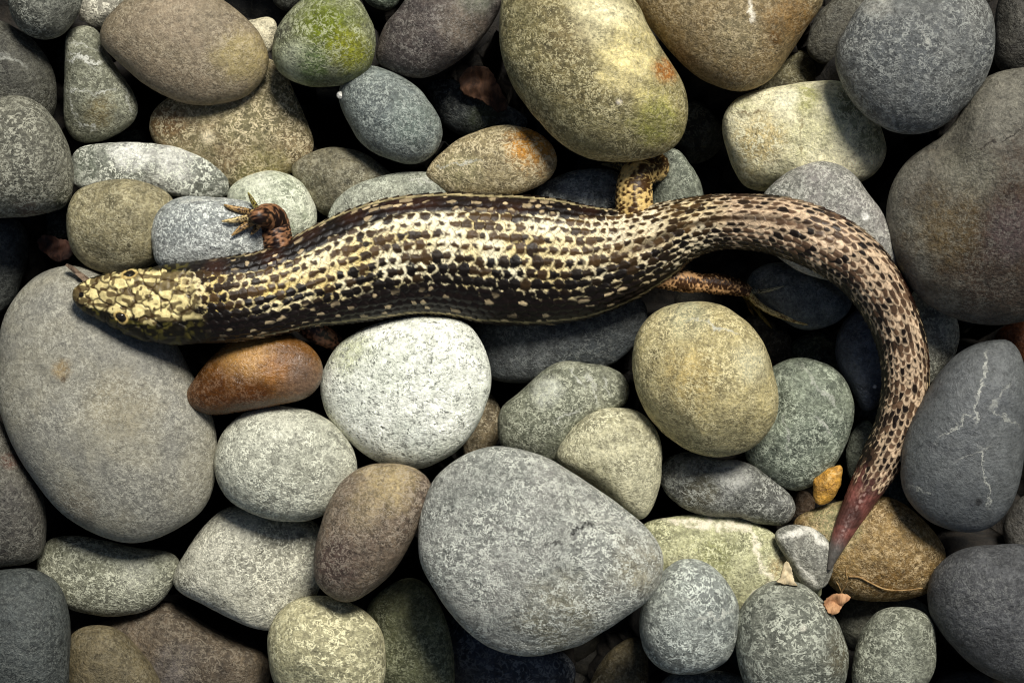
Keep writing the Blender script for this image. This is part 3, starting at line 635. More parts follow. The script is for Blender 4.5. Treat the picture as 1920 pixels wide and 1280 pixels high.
# photo-pixel stations along the spine: x, y, half width, pale back from v .. to v, height factor
STN = [(136, 553, 3, -.9, .5, .8), (139, 553, 12, -.9, .5, .8), (147, 554, 21, -.9, .52, .8), (162, 555, 30, -.88, .52, .76), (190, 557, 42, -.9, .5, .72), (230, 562, 56, -.92, .48, .70),
       (270, 569, 66, -.9, .45, .68), (320, 571, 73.5, -.82, .42, .68), (380, 566, 76, -.7, .42, .70), (440, 560, 77, -.6, .45, .74),
       (500, 550, 77, -.52, .48, .78), (560, 533, 81, -.5, .5, .80), (620, 514, 93, -.54, .5, .80), (680, 497, 103, -.6, .5, .78),
       (740, 483, 108, -.66, .5, .76), (800, 477, 110, -.68, .5, .76), (860, 479, 114, -.68, .5, .76), (920, 485, 118, -.68, .5, .76),
       (980, 488, 118, -.68, .52, .76), (1040, 490, 114, -.68, .54, .78), (1100, 489, 103, -.72, .57, .80), (1160, 478, 87, -.82, .64, .84),
       (1220, 457, 71, -.92, .76, .90), (1280, 431, 55, -.95, .88, .98), (1340, 417, 49, -.93, .92, 1.0), (1400, 416, 49, -.9, .92, 1.0),
       (1460, 423, 52, -.9, .92, 1.0), (1520, 442, 54, -.9, .92, 1.0), (1570, 467, 54, -.9, .9, 1.0), (1614, 502, 52, -.88, .85, 1.0),
       (1649, 548, 48, -.84, .85, 1.0), (1676, 600, 45, -.8, .85, 1.0), (1693, 655, 43.5, -.78, .85, 1.0), (1698, 710, 42, -.76, .85, 1.0),
       (1692, 760, 40.5, -.75, .85, 1.0), (1678, 810, 39.5, -.75, .85, 1.0), (1657, 855, 38, -.8, .85, 1.0), (1632, 900, 32, -.95, .95, .95),
       (1609, 942, 26.5, -.95, .95, .95), (1590, 978, 22, -.95, .95, .9), (1575, 1010, 16.5, -.95, .95, .9), (1563, 1040, 10, -.95, .95, .9), (1554, 1068, 3, -.95, .95, .9)]

def lizard():
    NS, NT = 1500, 236
    D = catmull(STN, 24, False)
    D, t = resample(D, NS)
    cx, cy, hw, vU, vL, hf = D.T
    hw = np.maximum(hw, 1.5)
    # lay it over the stones
    x0, y0 = pw(cx, cy, 0.012)
    tx, ty = np.gradient(x0), np.gradient(y0); L = np.hypot(tx, ty); tx /= L; ty /= L
    tx, ty = smooth1(tx, 8), smooth1(ty, 8)
    lx, ly = ty, -tx                                     # to the right of travel: lower side of the picture
    ht = hw * S * hf; hb = hw * S * hf * 0.62
    req = np.full(NS, -1.0)
    for v in np.linspace(-0.85, 0.85, 15):
        tt = top_at(x0 + lx * v * hw * S, y0 + ly * v * hw * S)
        req = np.maximum(req, tt + hb * math.sqrt(1 - v * v))
    req -= 0.0012
    zc = req.copy()
    base = np.median(req[req > -0.2])
    zc = np.maximum(zc, base - 0.006)
    for k in range(60):
        zc = np.maximum(smooth1(zc, 22), np.where(req > -0.2, req, -1) - 0.0025)
    zc = smooth1(zc, 26)
    for k in range(12):
        zc = np.where(t > 1700, np.maximum(smooth1(zc, 9), np.where(req > -.2, req, -1) + 0.0004), zc)
    zc = np.where(t > 1700, smooth1(zc, 9), zc); zc = smooth1(zc, 6)
    zc = zc + 0.0040 * sstep(560, 260, t)                # head held a little off the stone
    print('lizard z', zc.min(), zc.max(), 'req', np.percentile(req, [5, 50, 95]))
    fz = (HC - zc) / HC * S
    X0, Y0 = (cx - 960) * fz, (640 - cy) * fz
    th = np.linspace(-np.pi, np.pi, NT, endpoint=False)
    th = th - 0.42 * np.sin(th) * 0.9                    # more vertices on the back
    ct, st = np.cos(th), np.sin(th)
    sx = np.sign(st) * np.abs(st) ** 0.92
    A = t[:, None] + 0 * th[None]                        # arc length in px
    v = sx[None] + 0 * A
    up = np.where(ct >= 0, 1, 0)[None] + 0 * A
    W = hw[:, None]
    # scale lattice
    slen = np.interp(t, [0, 250, 400, 1200, 1700, 2300], [15, 17, 20, 21, 16, 12])
    acc = np.r_[0, np.cumsum(np.diff(t) / (0.5 * (slen[1:] + slen[:-1])))]
    nrow = np.interp(t, [0, 200, 500, 900, 1150, 1350, 2000, 2250], [24, 28, 36, 38, 34, 28, 25, 16]); nrow = smooth1(nrow, 40)
    roll = np.interp(t, [0, 300, 700, 1100, 1400, 1900], [0.0, -0.05, -0.12, -0.14, -0.05, 0.0])
    b = (th[None] - roll[:, None]) / (2 * np.pi) * nrow[:, None]
    wob = (vnoise(A / 14, v * W / 14 + 50) - 0.5) + 0.7 * (vnoise(A / 6, v * W / 6 + 150) - 0.5)
    da, db, h1, h2 = scale_cells(acc[:, None] + 0 * th[None] + wob * 0.22, b + ((vnoise(A / 17 + 30, v * W / 17) - 0.5) + 0.6 * (vnoise(A / 7 + 90, v * W / 7) - .5)) * 0.24)
    rise = (0.25 + 0.75 * (da + 1) / 1.66) * (1 - 0.55 * (db / 0.7) ** 2)
    keel = np.exp(-(db / 0.12) ** 2) * 0.25
    fin = np.interp(t, [0, 40, 210, 330, 1950, 2080, 2250], [0.0, 0.1, 0.25, 1.0, 1.0, 0.35, 0.1])[:, None]
    # head shields: cells around hand-set, mirrored seeds
    hd = sstep(258, 200, A + 50 * (vnoise(A / 16 + 3, v * W / 16) - .5))
    seeds = [(8, 0), (22, 9), (22, -9), (40, 0), (52, 19), (52, -19), (72, 0), (86, 26), (86, -26), (84, 44), (84, -46), (108, 0), (112, 40), (112, -42), (134, 18), (134, -18), (150, 46), (150, -48), (162, 0), (180, 24), (180, -24), (196, 52), (196, -54), (212, 4), (226, 34), (226, -34), (60, 36), (60, -38), (34, 24), (34, -26), (240, 8), (128, 60), (128, -62)]
    px_, py_ = (A + wob * 10) * 1.0, v * W + (vnoise(A / 12, v * W / 12 + 9) - 0.5) * 9
    d1 = np.full(A.shape, 1e9); d2 = d1.copy(); sid = np.zeros(A.shape)
    m = t < 330
    for q, (sa, sb_) in enumerate(seeds):
        dd = np.full(A.shape, 1e9); dd[m] = np.hypot(px_[m] - sa, (py_[m] - sb_ + 3) * 1.05)
        new = dd < d1
        d2 = np.where(new, d1, np.minimum(d2, dd)); sid = np.where(new, q, sid); d1 = np.where(new, dd, d1)
    edge = np.where(m[:, None], d2 - d1, 0)
    shield = sstep(0.5, 7.0, edge)
    # displacement
    disp = rise * 5.4 * fin * (1 - hd) + keel * 2.0 * fin * (1 - hd) + hd * shield * 2.2 + hd * (vnoise(A / 8, v * W / 8) - .5) * 3
    # head form: brow ridges over the eyes, flat crown, cheeks
    brow = np.exp(-((A - 100) / 24) ** 2) * (np.exp(-((v - 0.62) / 0.2) ** 2) + np.exp(-((v + 0.66) / 0.2) ** 2)) * 5 * up
    disp = disp + brow
    # a soft furrow on the tail base
    vmid = np.interp(t, [1050, 1150, 1300, 1500], [0.0, 0.0, -0.10, -0.22])[:, None]
    furr = np.exp(-((v - vmid) / 0.10) ** 2) * up * (sstep(1000, 1120, A) * sstep(1480, 1330, A))
    disp = disp - furr * 3.5
    # positions
    zt = np.where(ct[None] >= 0, ht[:, None] * np.abs(ct[None]) ** 0.9, -hb[:, None] * np.abs(ct[None]) ** 0.9)
    lat = v * (W * fz[:, None])
    nz = ct[None] + 0 * A; nl = st[None] + 0 * A
    lat = lat + nl * disp * S * np.clip(W / 60, 0.3, 1); zt = zt + nz * disp * S * np.clip(W / 60, 0.3, 1)
    PX = X0[:, None] + lx[:, None] * lat; PY = Y0[:, None] + ly[:, None] * lat; PZ = zc[:, None] + zt
    # ------- colour
    n1 = vnoise(A / 9 + 70, v * W / 6); n2 = vnoise(A / 40, v * W / 30 + 20); n3 = vnoise(A / 4, v * W / 3 + 77)
    # position across the pale back 0..1
    u = (v - vU[:, None]) / (vL - vU)[:, None]
    inside = sstep(-0.05, 0.02, u + (h1 - .5) * 0.10) * sstep(1.06, 0.98, u + (h2 - .5) * 0.12) * up
    # dark spot radius in each scale: small on the upper back, large towards the lower edge
    Rd = 0.41 + 0.22 * sstep(0.45, 0.95, u) + 0.10 * sstep(0.25, 0.0, u) + (h1 - 0.5) * 0.40 + (n2 - 0.5) * 0.26
    tailw = sstep(1180, 1330, A)
    Rd = Rd - 0.07 * tailw + 0.22 * tailw * (n3 - .5) + 0.2 * tailw * (vnoise(A / 26, v * W / 14 + 8) - .5)
    neck = sstep(430, 330, A) * sstep(180, 230, A)
    Rd = Rd + 0.16 * neck
    dist = np.hypot((da + 0.10) * 0.80, db * 1.15) + (n1 - 0.5) * 0.34 + (n3 - 0.5) * 0.22 + (vnoise(A / 22 + 11, v * W / 5 + 3) - .5) * 0.20
    pale = sstep(Rd - 0.10, Rd + 0.12, dist) * (0.72 + 0.5 * n3)
    crev = sstep(0.0, 0.16, (0.66 - 0.60 * np.clip(np.abs(db) / 0.70, 0, 1) ** 2.3) - da)   # thin dark seam at the rear edge
    pale = pale * (0.25 + 0.75 * crev)
    stripe = np.maximum(furr * 1.3, 0) * (0.7 + 0.6 * n2)
    pale = pale * (1 - 0.85 * np.clip(stripe, 0, 1))
    warm = np.clip(0.25 + 0.9 * (n2 - 0.4) + sstep(700, 300, A) * 0.45, 0, 1)
    lightc = mixc(np.broadcast_to(CREAM, A.shape + (3,)), np.broadcast_to(GOLD, A.shape + (3,)), warm)
    lightc = mixc(lightc, np.broadcast_to(BEIGE, A.shape + (3,)) * (0.75 + 0.4 * h2)[..., None], np.clip(tailw + sstep(850, 1150, A) * 0.45, 0, 1))
    darkc = mixc(np.broadcast_to(DARK, A.shape + (3,)), np.broadcast_to(BROWN, A.shape + (3,)), np.clip(0.42 - 0.45 * sstep(0.4, 0.9, u) + (h2 - .5) * 0.6, 0, 1))
    darkc = mixc(darkc, mixc(np.broadcast_to(TDARK, A.shape + (3,)), np.broadcast_to(TBROWN, A.shape + (3,)), np.clip(0.35 + (h2 - .5) * 1.2 - 0.4 * sstep(.7, 1, u), 0, 1)), tailw)
    back = mixc(darkc, lightc, pale)
    # dark flank with scattered pale spots and a thin pale line low down
    thr = np.where(v < 0, 0.46, 0.72)
    spot = sstep(thr, thr + .05, h1) * sstep(0.42, 0.20, np.hypot((da + 0.05) * (0.55 + h2 * 1.0), db * (0.9 + 0.9 * h2)) + (n1 - .5) * 0.5 + (n3 - .5) * .25) * sstep(240, 330, A) * (0.35 + 0.65 * h2)
    flank = mixc(np.broadcast_to(lin((20, 14, 10)), A.shape + (3,)), np.broadcast_to(lin((52, 29, 18)), A.shape + (3,)), np.clip((n2 - 0.35) * 1.3 * sstep(0.2, -0.2, v) + 0.1 * n1, 0, 1))
    flank = mixc(flank, np.broadcast_to(lin((232, 206, 160)), A.shape + (3,)), spot)
    lv = np.abs(v) - 0.955 - (vnoise(A / 30, v * 3) - .5) * 0.02
    line = np.exp(-(lv / 0.014) ** 2) * sstep(280, 380, A) * sstep(1230, 1120, A) * (0.35 + 0.65 * n1)
    flank = mixc(flank, np.broadcast_to(lin((196, 180, 132)), A.shape + (3,)), np.clip(line, 0, 1))
    belly = sstep(0.0, -0.35, ct[None] + 0 * A)
    flank = mixc(flank, np.broadcast_to(lin((120, 108, 84)), A.shape + (3,)), belly)
    col = mixc(flank, back, inside)
    # head shields
    hcol = mixc(np.broadcast_to(lin((48, 32, 13)), A.shape + (3,)), np.broadcast_to(lin((246, 226, 158)), A.shape + (3,)), np.clip((0.12 + 0.88 * shield) * (0.45 + 0.5 * (np.abs(np.sin(sid * 91.7)) % 1) + 0.45 * (n1 - .3)), 0, 1))
    blot = np.maximum(sstep(0.54, 0.66, vnoise(A / 15 + 5, v * W / 7 + 33)), sstep(0.66, 0.76, vnoise(A / 6 + 15, v * W / 9 + 73)))
    hcol = mixc(hcol, np.broadcast_to(lin((66, 46, 20)), A.shape + (3,)), blot * 0.85)
    hin = inside
    hdark = mixc(np.broadcast_to(lin((26, 22, 10)), A.shape + (3,)), np.broadcast_to(lin((92, 84, 34)), A.shape + (3,)), sstep(0.55, 0.75, n1) * 0.6)
    hcol = mixc(hdark, hcol, hin)
    col = mixc(col, hcol, hd)
    # re-grown smooth reddish end of the tail, painted highlight along its back, grey point
    rt = sstep(1935, 1990, A + (h1 - .5) * 40); rcol = mixc(np.broadcast_to(RED, A.shape + (3,)) * (0.6 + 0.9 * n1)[..., None], np.broadcast_to(lin((176, 142, 130)), A.shape + (3,)), sstep(0.6, 0.85, n3) * 0.6 * sstep(0.5, 0.0, np.abs(v - .1)))
    rcol = mixc(rcol, np.broadcast_to(lin((60, 40, 34)), A.shape + (3,)), sstep(0.62, 0.75, n2) * 0.6)
    rcol = mixc(rcol, np.broadcast_to(TIPG, A.shape + (3,)), sstep(t[-1] - 75, t[-1] - 35, A))
    col = mixc(col, rcol, rt)
    for ev in (-0.80, 0.52):                              # pale lid around each eye
        ed = np.hypot((A - 103) / 14.5, (v - ev) * W / 9.5) + (n1 - .5) * 0.25
        col = mixc(col, np.broadcast_to(lin((206, 176, 108)), A.shape + (3,)), sstep(1.15, 0.9, ed) * up * 0.8)
        col = mixc(col, np.broadcast_to(lin((22, 16, 8)), A.shape + (3,)), sstep(0.82, 0.66, ed) * up)
    # nostril
    for (nx_, nv_) in ((20, -0.05),):
        nd = np.hypot(A - nx_, v * W - nv_ * 30)
        col = mixc(col, np.broadcast_to(lin((16, 12, 8)), A.shape + (3,)), sstep(6.5, 4, nd) * up)
    Vs = [np.stack([PX.ravel(), PY.ravel(), PZ.ravel()], 1)]; Cs = [col.reshape(-1, 3)]
    i = np.arange(NS - 1)[:, None] * NT; j = np.arange(NT)[None]; jn = (j + 1) % NT
    Qs = [np.stack([i + j, i + jn, i + NT + jn, i + NT + j], -1).reshape(-1, 4)]
    Ts = []
    nb = NS * NT
    Vs.append(np.array([[PX[0].mean(), PY[0].mean(), PZ[0].mean()], [PX[-1].mean(), PY[-1].mean(), PZ[-1].mean()]])); Cs.append(np.array([col[0, 0], col[-1, 0]]))
    jj = np.arange(NT); jn = (jj + 1) % NT
    Ts += [np.stack([np.full(NT, nb), jn, jj], 1), np.stack([np.full(NT, nb + 1), (NS - 1) * NT + jj, (NS - 1) * NT + jn], 1)]
    count = [nb + 2]

    def body_z(px, py):
        k = np.argmin((cx - px) ** 2 + (cy - py) ** 2); return zc[k]

    def limb(pts, light, dark, pal=0.5, n=150, nt=44, sl=11, rows=16, amp=1.2, spots=0.0):
        """pts: px, py, radius px, z (m); a scaly tapering limb"""
        P = catmull(pts, 20, False); P, tt = resample(P, n)
        X, Y = (P[:, 0] - 960) * S * (HC - P[:, 3]) / HC, (640 - P[:, 1]) * S * (HC - P[:, 3]) / HC
        Cn = np.stack([X, Y, P[:, 3]], 1); T = np.gradient(Cn, axis=0); T /= np.linalg.norm(T, axis=1)[:, None]
        Zu = np.array([0, 0, 1.0]); Sd = np.cross(T, Zu); Sd /= np.maximum(1e-6, np.linalg.norm(Sd, axis=1))[:, None]; Up = np.cross(Sd, T)
        a = np.linspace(-np.pi, np.pi, nt, endpoint=False)
        Aa = tt[:, None] + 0 * a; w1 = vnoise(Aa / 7 + 21, a[None] * 3 + 5 + 0 * Aa) - .5; w2 = vnoise(Aa / 9 + 61, a[None] * 3 + 25 + 0 * Aa) - .5
        da, db, h1, h2 = scale_cells(Aa / sl + w1 * .5, a[None] / (2 * np.pi) * rows + w2 * .6 + 0 * Aa)
        r = P[:, 2][:, None] + (0.25 + 0.75 * (da + 1) / 1.66) * (1 - 0.5 * (db / .7) ** 2) * amp * np.clip(P[:, 2] / 12, 0.15, 1)[:, None]
        r = r * S
        V = Cn[:, None] + (Sd[:, None] * np.sin(a)[None, :, None] + Up[:, None] * np.cos(a)[None, :, None] * 0.92) * r[..., None]
        nn = vnoise(Aa / 6, a[None] * 4 + 9 + 0 * Aa); n4 = vnoise(Aa / 22, a[None] * 1.5 + 40 + 0 * Aa)
        n5 = vnoise(Aa / 2.5 + 4, a[None] * 7 + 0 * Aa)
        f = sstep(0.24, 0.62, np.hypot(da + .1, db) + (nn - .5) * .6 + (h1 - .5) * 0.5 + (pal - .5) + (n4 - .5) * .7 + (n5 - .5) * .35)
        c = mixc(np.broadcast_to(lin(dark), Aa.shape + (3,)), np.broadcast_to(lin(light), Aa.shape + (3,)), f)
        b0 = count[0]
        Vs.append(V.reshape(-1, 3)); Cs.append(c.reshape(-1, 3))
        i = np.arange(n - 1)[:, None] * nt; j = np.arange(nt)[None]; jn = (j + 1) % nt
        Qs.append(np.stack([i + j, i + nt + j, i + nt + jn, i + jn], -1).reshape(-1, 4) + b0)
        Vs.append(Cn[[0, -1]]); Cs.append(c[[0, -1], 0])
        jj = np.arange(nt); jn = (jj + 1) % nt
        Ts.append(np.stack([np.full(nt, b0 + n * nt), jj, jn], 1) + 0 if False else np.stack([np.full(nt, b0 + n * nt), b0 + jj, b0 + jn], 1))
        Ts.append(np.stack([np.full(nt, b0 + n * nt + 1), b0 + (n - 1) * nt + jn, b0 + (n - 1) * nt + jj], 1))
        count[0] += n * nt + 2

    def gz(px, py, lo=-0.012):
        x, y = pw(px, py, 0.005); return max(lo, float(top_at(x, y)))
    # front foot reaching over the pale pebbles
    zb = body_z(520, 500); zf = gz(470, 408) + 0.0022
    BR, BD = (186, 150, 96), (40, 22, 14)
    limb([(532, 505, 27, zb - .001), (524, 470, 27, zb), (517, 440, 27, zb), (514, 420, 26, zb - .0002), (508, 408, 24, zb * .7 + zf * .3), (497, 404, 19, zb * .45 + zf * .55 + .0006), (485, 406, 14, zf + .001), (474, 409, 9, zf)],
         (150, 106, 72), (28, 15, 10), 0.30, sl=9, rows=14, amp=3.2)
    def toe(pts, light=BR, dark=BD, z0=zf, dz=0.0006, lo=None):
        q = []
        for k, (x, y, r) in enumerate(pts):
            zz = gz(x, y, z0 - 0.004 if lo is None else lo) + r * S * 0.8 + dz
            if k == 0: zz = max(zz, z0)
            q.append((x, y, r, zz))
        limb(q, light, dark, 0.55, n=60, nt=20, sl=7, rows=7, amp=0.6)
    toe([(480, 402, 7), (462, 396, 6), (444, 392, 5.5), (430, 388, 3.8), (420, 384, 1.2)])
    toe([(478, 407, 7), (456, 410, 6), (440, 413, 5), (428, 414, 3.6), (416, 415, 1.2)], (226, 200, 140))
    toe([(480, 412, 7), (466, 420, 6), (452, 428, 5.2), (442, 436, 3.5), (434, 442, 1.2)])
    toe([(484, 398, 6.5), (478, 385, 5.2), (473, 376, 4.2), (469, 368, 3), (465, 361, 1.1)], (150, 140, 70))
    toe([(488, 414, 6.5), (482, 426, 5), (476, 434, 3.6), (470, 440, 1.2)])
    # other front leg: a shaded stub below the flank, the foot down in the gap by the white stone
    zb2 = body_z(580, 540)
    limb([(560, 590, 22, zb2 - .003), (588, 618, 21, zb2 - .004), (612, 632, 18, zb2 - .006), (632, 646, 14, zb2 - .009), (640, 664, 11, zb2 - .012), (622, 686, 9, zb2 - .016), (608, 700, 5, zb2 - .018)],
         (128, 88, 66), (34, 20, 14), 0.36, sl=11, rows=14, amp=1.6)
    # bronze hind leg: thigh up, shin folded back under the big beige cobble
    zb3 = body_z(1190, 470)
    GO, GD = (222, 188, 118), (70, 46, 18)
    limb([(1190, 440, 36, zb3 + .001), (1190, 405, 34, zb3 + .0015), (1189, 372, 32.5, zb3 + .0015), (1190, 345, 31, zb3 + .001), (1196, 328, 29, zb3 + .0005), (1214, 322, 24, zb3 - .001), (1232, 318, 19, zb3 - .003), (1244, 306, 15, zb3 - .006), (1244, 288, 11, zb3 - .009)],
         GO, GD, 0.37, n=260, nt=72, sl=10, rows=20, amp=3.2)
    zt = zb3 - .004
    limb([(1188, 318, 9, zt + .001), (1168, 308, 6, zt), (1148, 300, 5, zt - .001), (1134, 297, 4, zt - .001), (1126, 290, 1.5, zt - .001)], (170, 150, 96), (60, 48, 24), 0.5, n=60, nt=20, sl=7, rows=7, amp=.6)
    limb([(1180, 322, 8, zt + .001), (1160, 314, 5, zt - .001), (1142, 309, 4, zt - .002), (1128, 308, 1.5, zt - .002)], (150, 130, 80), (50, 40, 20), 0.5, n=50, nt=20, sl=7, rows=7, amp=.6)
    # the other hind leg trailing along the tail, long toes
    zb4 = body_z(1210, 470); zf4 = gz(1440, 550) + .002
    mid = lambda q: zb4 * (1 - q) + zf4 * q
    limb([(1195, 500, 24, zb4 - .002), (1228, 515, 21, mid(.12)), (1258, 522, 20, mid(.25)), (1290, 528, 19, mid(.4)), (1316, 531, 15.5, mid(.55)), (1342, 532, 18, mid(.68)), (1368, 536, 16, mid(.8)), (1390, 541, 12.5, mid(.93)), (1406, 548, 8, zf4)],
         (212, 164, 112), (60, 36, 16), 0.38, n=260, nt=52, sl=9, rows=16, amp=2.8)
    toe([(1396, 545, 8, ), (1410, 558, 6.5), (1424, 572, 6), (1446, 585, 5.4), (1472, 595, 4.6), (1494, 603, 3.6), (1514, 609, 1.2)], (236, 210, 140), (120, 86, 40), zf4, 0.0008, zf4 - .003)
    toe([(1394, 541, 7), (1416, 546, 4.6), (1436, 545, 3.8), (1452, 541, 3), (1470, 536, 1.0)], (170, 165, 140), (30, 28, 22), zf4, 0.0008, zf4 - .003)
    toe([(1398, 550, 7), (1412, 570, 5), (1424, 588, 4.4), (1438, 604, 3.2), (1448, 616, 1.0)], (140, 116, 50), (50, 38, 14), zf4 - .002, 0.0, zf4 - .009)
    toe([(1394, 548, 6), (1402, 566, 4), (1408, 582, 3), (1414, 592, 1.0)], (120, 92, 44), (44, 32, 14), zf4 - .002, 0.0, zf4 - .008)

    g = G('lizard_skin')
    at = g.n('ShaderNodeAttribute'); at.attribute_name = 'Col'
    tc = g.n('ShaderNodeTexCoord'); p = tc.outputs['Object']
    n = g.noise(p, 1600, 4, 0.6)
    col = g.mix(1.0, at.outputs['Color'], g.rng(n, 0.3, 0.7, 0.72, 1.25, False), 'MULTIPLY')
    g.put(g.b.inputs['Base Color'], col)
    g.put(g.b.inputs['Roughness'], g.rng(n, 0.3, 0.7, 0.36, 0.52, False)); g.b.inputs['Specular IOR Level'].default_value = 0.26
    bp = g.n('ShaderNodeBump'); bp.inputs['Strength'].default_value = 0.25; bp.inputs['Distance'].default_value = 0.0003
    g.put(bp.inputs['Height'], n); g.t.links.new(bp.outputs[0], g.b.inputs['Normal'])
    root = bpy.data.objects.new('lizard', None); C.objects.link(root); root.empty_display_size = 0.01
    kk = NS // 2
    root.location = (X0[kk], Y0[kk], float((zc - hb).min()))
    tag(root, 'gold and black scaly skink lying stretched over the pebbles with its tail curled round', 'lizard')
    V = np.vstack(Vs) - np.array(root.location)
    o = new_mesh('body', V, np.vstack(Qs), np.vstack(Ts), g.m, root)
    ca = o.data.color_attributes.new('Col', 'FLOAT_COLOR', 'POINT')
    cc = np.ones((len(V), 4), np.float32); cc[:, :3] = np.vstack(Cs); ca.data.foreach_set('color', cc.ravel())
    # eyes
    ge = G('eye_black'); tc = ge.n('ShaderNodeTexCoord'); nn = ge.noise(tc.outputs['Object'], 900, 2)
    ge.put(ge.b.inputs['Base Color'], ge.mix(nn, (0.006, 0.005, 0.004, 1), (0.03, 0.022, 0.012, 1))); ge.b.inputs['Roughness'].default_value = 0.12
    for vv in (-0.80, 0.52):
        k = int(np.argmin(np.abs(t - 103)))
        c = math.sqrt(1 - vv * vv)
        pos = np.array([X0[k] + lx[k] * vv * hw[k] * fz[k] * 0.97, Y0[k] + ly[k] * vv * hw[k] * fz[k] * 0.97, zc[k] + ht[k] * c ** 0.9 + 0.00015])
        u, w_ = 24, 14
        a = np.arange(u) / u * 2 * np.pi; ph = np.linspace(1.54, -1.54, w_)
        E = np.stack([(np.cos(ph)[:, None] * np.cos(a)).ravel() * 9.5, (np.cos(ph)[:, None] * np.sin(a)).ravel() * 6, np.repeat(np.sin(ph), u) * 6.5], 1) * S
        ii = np.arange(w_ - 1)[:, None] * u; j = np.arange(u)[None]; jn = (j + 1) % u
        eo = new_mesh('eye', E, np.stack([ii + j, ii + u + j, ii + u + jn, ii + jn], -1).reshape(-1, 4), None, ge.m, root)
        eo.location = pos - np.array(root.location); eo.rotation_euler = (0, 0, -0.12)
lizard()

# ---------------------------------------------------------------- bits of debris between the pebbles
def bark_mat(c1, c2, scale=500):
    g = G('dry_plant'); tc = g.n('ShaderNodeTexCoord'); p = tc.outputs['Object']
    st = g.vec('MULTIPLY', p, (1.0, 0.35, 1.0))
    n = g.noise(st, scale, 6, 0.7, 0.5)
    g.put(g.b.inputs['Base Color'], g.mix(g.rng(n, 0.34, 0.66), rgba(lin(c1)), rgba(lin(c2)))); g.b.inputs['Roughness'].default_value = 0.75
    bp = g.n('ShaderNodeBump'); bp.inputs['Strength'].default_value = 0.7; bp.inputs['Distance'].default_value = 0.0008
    g.put(bp.inputs['Height'], n); g.t.links.new(bp.outputs[0], g.b.inputs['Normal'])
    return g.m

def flake(name, label, cat, pts, z, mat, thick=0.0012, crumple=0.25, slope=(0, 0), seed=1, n=44):
    """a crumpled sheet (leaf or bark flake) of real thickness with the given outline in photo px"""
    rs = np.random.RandomState(seed)
    poly = catmull(pts, 10, True); c = poly.mean(0); rel = poly - c
    ang = np.arctan2(-rel[:, 1], rel[:, 0]); o_ = np.argsort(ang)
    ta = np.arange(n) / n * 2 * np.pi - np.pi
    rad = np.hypot(*rel.T)[o_]; ang = ang[o_]
    r = np.interp(ta, np.r_[ang - 6.2832, ang, ang + 6.2832], np.r_[rad, rad, rad]) * (1 + rs.uniform(-.06, .06, n))
    rings = 12; X, Y = pw(c[0], c[1], z); f = S * (HC - z) / HC
    q = (np.arange(1, rings + 1) / rings)[:, None]
    x = q * r[None] * np.cos(ta) * f; y = q * r[None] * np.sin(ta) * f
    P = np.vstack([np.stack([x.ravel(), y.ravel(), 0 * x.ravel()], 1), [[0, 0, 0]]])
    s = r.mean() * f
    P[:, 2] = (np.abs(sines(rs, P, 3.0 / s, 8)) * 1.2 + sines(rs, P, 8.0 / s, 8) * 0.35) * crumple * s + slope[0] * P[:, 0] + slope[1] * P[:, 1]
    m = len(P); Pb = P.copy(); Pb[:, 2] -= thick
    V = np.vstack([P, Pb]); Q = []; T = []
    for k in range(rings - 1):
        for j in range(n):
            jn = (j + 1) % n
            a_, b_, c_, d_ = k * n + j, (k + 1) * n + j, (k + 1) * n + jn, k * n + jn
            Q.append((a_, b_, c_, d_)); Q.append((m + d_, m + c_, m + b_, m + a_))
    for j in range(n):
        jn = (j + 1) % n
        T.append((m - 1, j, jn)); T.append((2 * m - 1, m + jn, m + j))
        e_, h_ = (rings - 1) * n + j, (rings - 1) * n + jn
        Q.append((e_, m + e_, m + h_, h_))
    o = new_mesh(name, V, Q, T, mat); o.location = (X, Y, z)
    return tag(o, label, cat)

def local_top(pts):
    c = np.mean(pts, 0); q = [float(top_at(*pw(c[0] + (x - c[0]) * k, c[1] + (y - c[1]) * k, 0))) for (x, y) in pts for k in (0, .4, .8)]
    return max([v for v in q if v > -.5] + [-0.03])

L1 = [(862, 150), (875, 130), (902, 124), (925, 140), (938, 170), (955, 200), (935, 212), (905, 190), (878, 180), (865, 168)]
flake('dead_leaf', 'crumpled dark brown dead leaf in the gap beside the big mottled beige cobble', 'leaf', L1, local_top(L1) + .0025, bark_mat((128, 90, 64), (60, 40, 28)), crumple=.34, seed=4)
L2 = [(72, 448), (90, 440), (110, 448), (128, 452), (140, 470), (128, 486), (105, 490), (88, 478), (76, 465)]
flake('bark_flake', 'dark reddish-brown bark flake in the gap beside the very large plain grey cobble', 'bark', L2, -0.014, bark_mat((108, 70, 52), (44, 26, 20)), crumple=.3, seed=8)
L4 = [(120, 494), (135, 498), (150, 510), (165, 520), (172, 530), (160, 530), (148, 520), (134, 508)]
flake('leaf_scrap', 'small curled pale brown leaf scrap by the lizard snout', 'leaf', L4, local_top(L4) + .0005, bark_mat((140, 118, 96), (84, 66, 50)), crumple=.3, seed=9)
L3 = [(1545, 1130), (1556, 1118), (1572, 1112), (1588, 1114), (1594, 1120), (1582, 1132), (1572, 1146), (1562, 1152), (1550, 1144)]
flake('leaf_scrap', 'little orange-tan leaf scrap caught by the tip of the tail', 'leaf', L3, local_top(L3) + .0006, bark_mat((206, 158, 112), (150, 102, 66)), crumple=.3, seed=12)
L5 = [(1462, 1085), (1470, 1060), (1475, 1052), (1482, 1060), (1490, 1090), (1500, 1098), (1480, 1096), (1468, 1094), (1455, 1088)]
flake('straw_scrap', 'pale straw scrap on the mossy cream stone', 'straw', L5, local_top(L5) + .0004, bark_mat((226, 208, 168), (176, 152, 112)), crumple=.2, seed=13)
